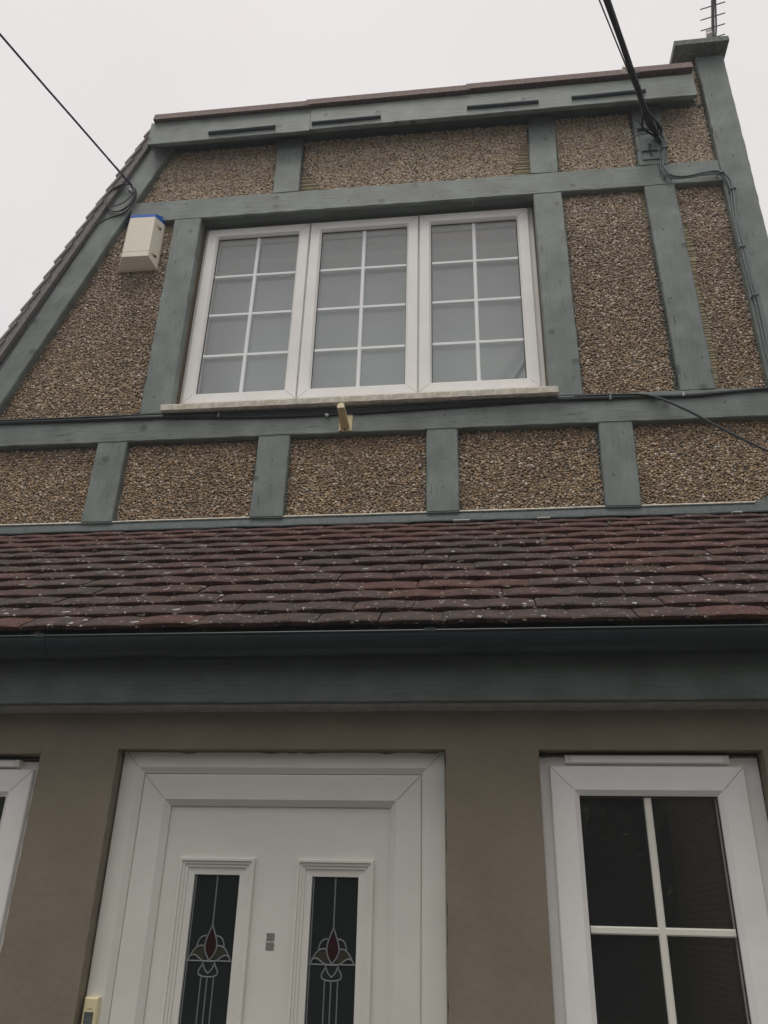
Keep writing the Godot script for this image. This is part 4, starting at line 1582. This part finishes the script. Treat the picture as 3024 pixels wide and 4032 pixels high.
func build_bell() -> void:
	var o := thing("doorbell", "small cream doorbell push on the left side of the door frame", "doorbell", Vector3(-1.045, 1.53, 0.780))
	var st := mb()
	softbox(st, Vector3(-0.0195, -0.048, 0.0003), Vector3(0.0195, 0.031, 0.019), 0.004)
	part("body", st, M.bell, o)
	st = mb()
	softbox(st, Vector3(-0.0125, -0.028, 0.018), Vector3(0.0115, -0.002, 0.0215), 0.001)
	part("push", st, M.lead, o)
	st = mb()
	for k in 6:
		box(st, Vector3(-0.0065 + 0.0022 * k, 0.0035, 0.0188), Vector3(-0.0051 + 0.0022 * k, 0.0056, 0.0193))
	part("printed_name", st, M.grime, o)

# ---------------------------------------------------------------- what the window panes mirror

func build_surroundings() -> void:
	# brick flank wall of the house across the path
	var h := thing("brick_house", "brown brick side wall of the house opposite, mirrored in the right window", "house", Vector3(2.7, 0, 5.2))
	var st := mb()
	box(st, Vector3(-0.010, 0, 0), Vector3(3.0, 4.6, 6.5))
	part("wall", st, M.sill, h)
	var bm := BoxMesh.new()
	bm.size = Vector3(0.03, 0.062, 0.210)
	var xs := []
	var cs := []
	var y := 0.04
	var row := 0
	while y < 4.6:
		var z := 0.11 * (row % 2)
		while z < 6.5:
			xs.append(Transform3D(Basis.IDENTITY, Vector3(R.randf_range(-0.002, 0.002), y, z)))
			var v := R.randf_range(0.7, 1.2)
			cs.append(Color(0.24 * v, 0.16 * v, 0.125 * v))
			z += 0.225
		y += 0.075
		row += 1
	scatter("bricks", bm, M.brick, h, xs, cs)
	var row_house := thing("added_terrace", "added dark brick terrace with slate roof across the road, blocking low sky and mirrored in the dark panes", "house", Vector3(0, 0, 19))  # unseen terrace added to cut low sky light on the wall
	st = mb()
	box(st, Vector3(-14, 0, 0), Vector3(14, 6.0, 7))
	part("wall", st, M.bark, row_house)
	st = mb()
	prism(st, V2([-14.2, 6.0, 14.2, 6.0, 14.2, 6.2, -14.2, 6.2]), -0.3, 7.3)
	quad(st, Vector3(-14.2, 6.2, -0.3), Vector3(-14.2, 9.0, 3.5), Vector3(14.2, 9.0, 3.5), Vector3(14.2, 6.2, -0.3))
	quad(st, Vector3(14.2, 6.2, 7.3), Vector3(14.2, 9.0, 3.5), Vector3(-14.2, 9.0, 3.5), Vector3(-14.2, 6.2, 7.3))
	part("roof", st, M.ridge, row_house)
	for k in 8:
		var x := -12.6 + 3.6 * k
		for wy: float in [1.0, 3.8]:
			st = mb()
			box(st, Vector3(x, wy, -0.03), Vector3(x + 1.2, wy + 1.4, 0.02))
			var wn := part("window", st, M.pvc, row_house)
			st = mb()
			box(st, Vector3(x + 0.08, wy + 0.08, -0.05), Vector3(x + 1.12, wy + 1.32, -0.031))
			part("pane", st, M.door_glass, wn)
	var where := [Vector3(-3.4, 0, 11.5), Vector3(0.4, 0, 12.5), Vector3(5.2, 0, 15.0)]
	var names := ["broad dark tree left of the view, mirrored in the door glass", "tall dark tree straight opposite, mirrored in the right window", "tree behind the brick wall opposite"]
	for k in 3:
		tree(where[k], names[k], [4.6, 5.4, 6.0][k], k)

func tree(at: Vector3, label: String, height: float, sd: int) -> void:
	var o := thing("broadleaf_tree", label, "tree", at, "trees across the road")
	var r := RandomNumberGenerator.new()
	r.seed = 500 + sd
	var st := mb()
	tube(st, smooth_path([Vector3(0, 0, 0), Vector3(0.05, height * 0.25, 0.03), Vector3(-0.04, height * 0.5, 0), Vector3(0.02, height * 0.8, 0)], 4), 0.17, 8, 0.05)
	part("trunk", st, M.bark, o)
	st = mb()
	for k in 9:
		var a := TAU * k / 9.0 + r.randf()
		var y := height * r.randf_range(0.22, 0.6)
		tube(st, smooth_path([Vector3(0, y, 0), Vector3(cos(a) * 0.7, y + 0.5, sin(a) * 0.7), Vector3(cos(a) * 1.5, y + 0.8, sin(a) * 1.5)], 4), 0.06, 6, 0.015)
	part("limbs", st, M.bark, o)
	var lf := QuadMesh.new()
	lf.size = Vector2(0.15, 0.10)
	var xs := []
	var cs := []
	var nn := noise(FastNoiseLite.TYPE_SIMPLEX_SMOOTH, 0.8, 600 + sd, 3)
	while xs.size() < 16000:
		var p := Vector3(r.randf_range(-2.3, 2.3), r.randf_range(0.10, 1.0) * height, r.randf_range(-2.0, 2.0))
		var q := Vector3(p.x / 2.3, (p.y / height - 0.52) / 0.48, p.z / 2.0)
		if q.length() > 1.0 + 0.35 * nn.get_noise_3dv(p) or nn.get_noise_3dv(p * 1.7 + Vector3(7, 0, 0)) < -0.22:
			continue
		xs.append(Transform3D(Basis.from_euler(Vector3(r.randf() * TAU, r.randf() * TAU, r.randf() * TAU)), p))
		var v := r.randf_range(0.6, 1.3)
		cs.append(Color(0.065 * v, 0.095 * v, 0.038 * v))
	scatter("crown", lf, M.leaf, o, xs, cs)
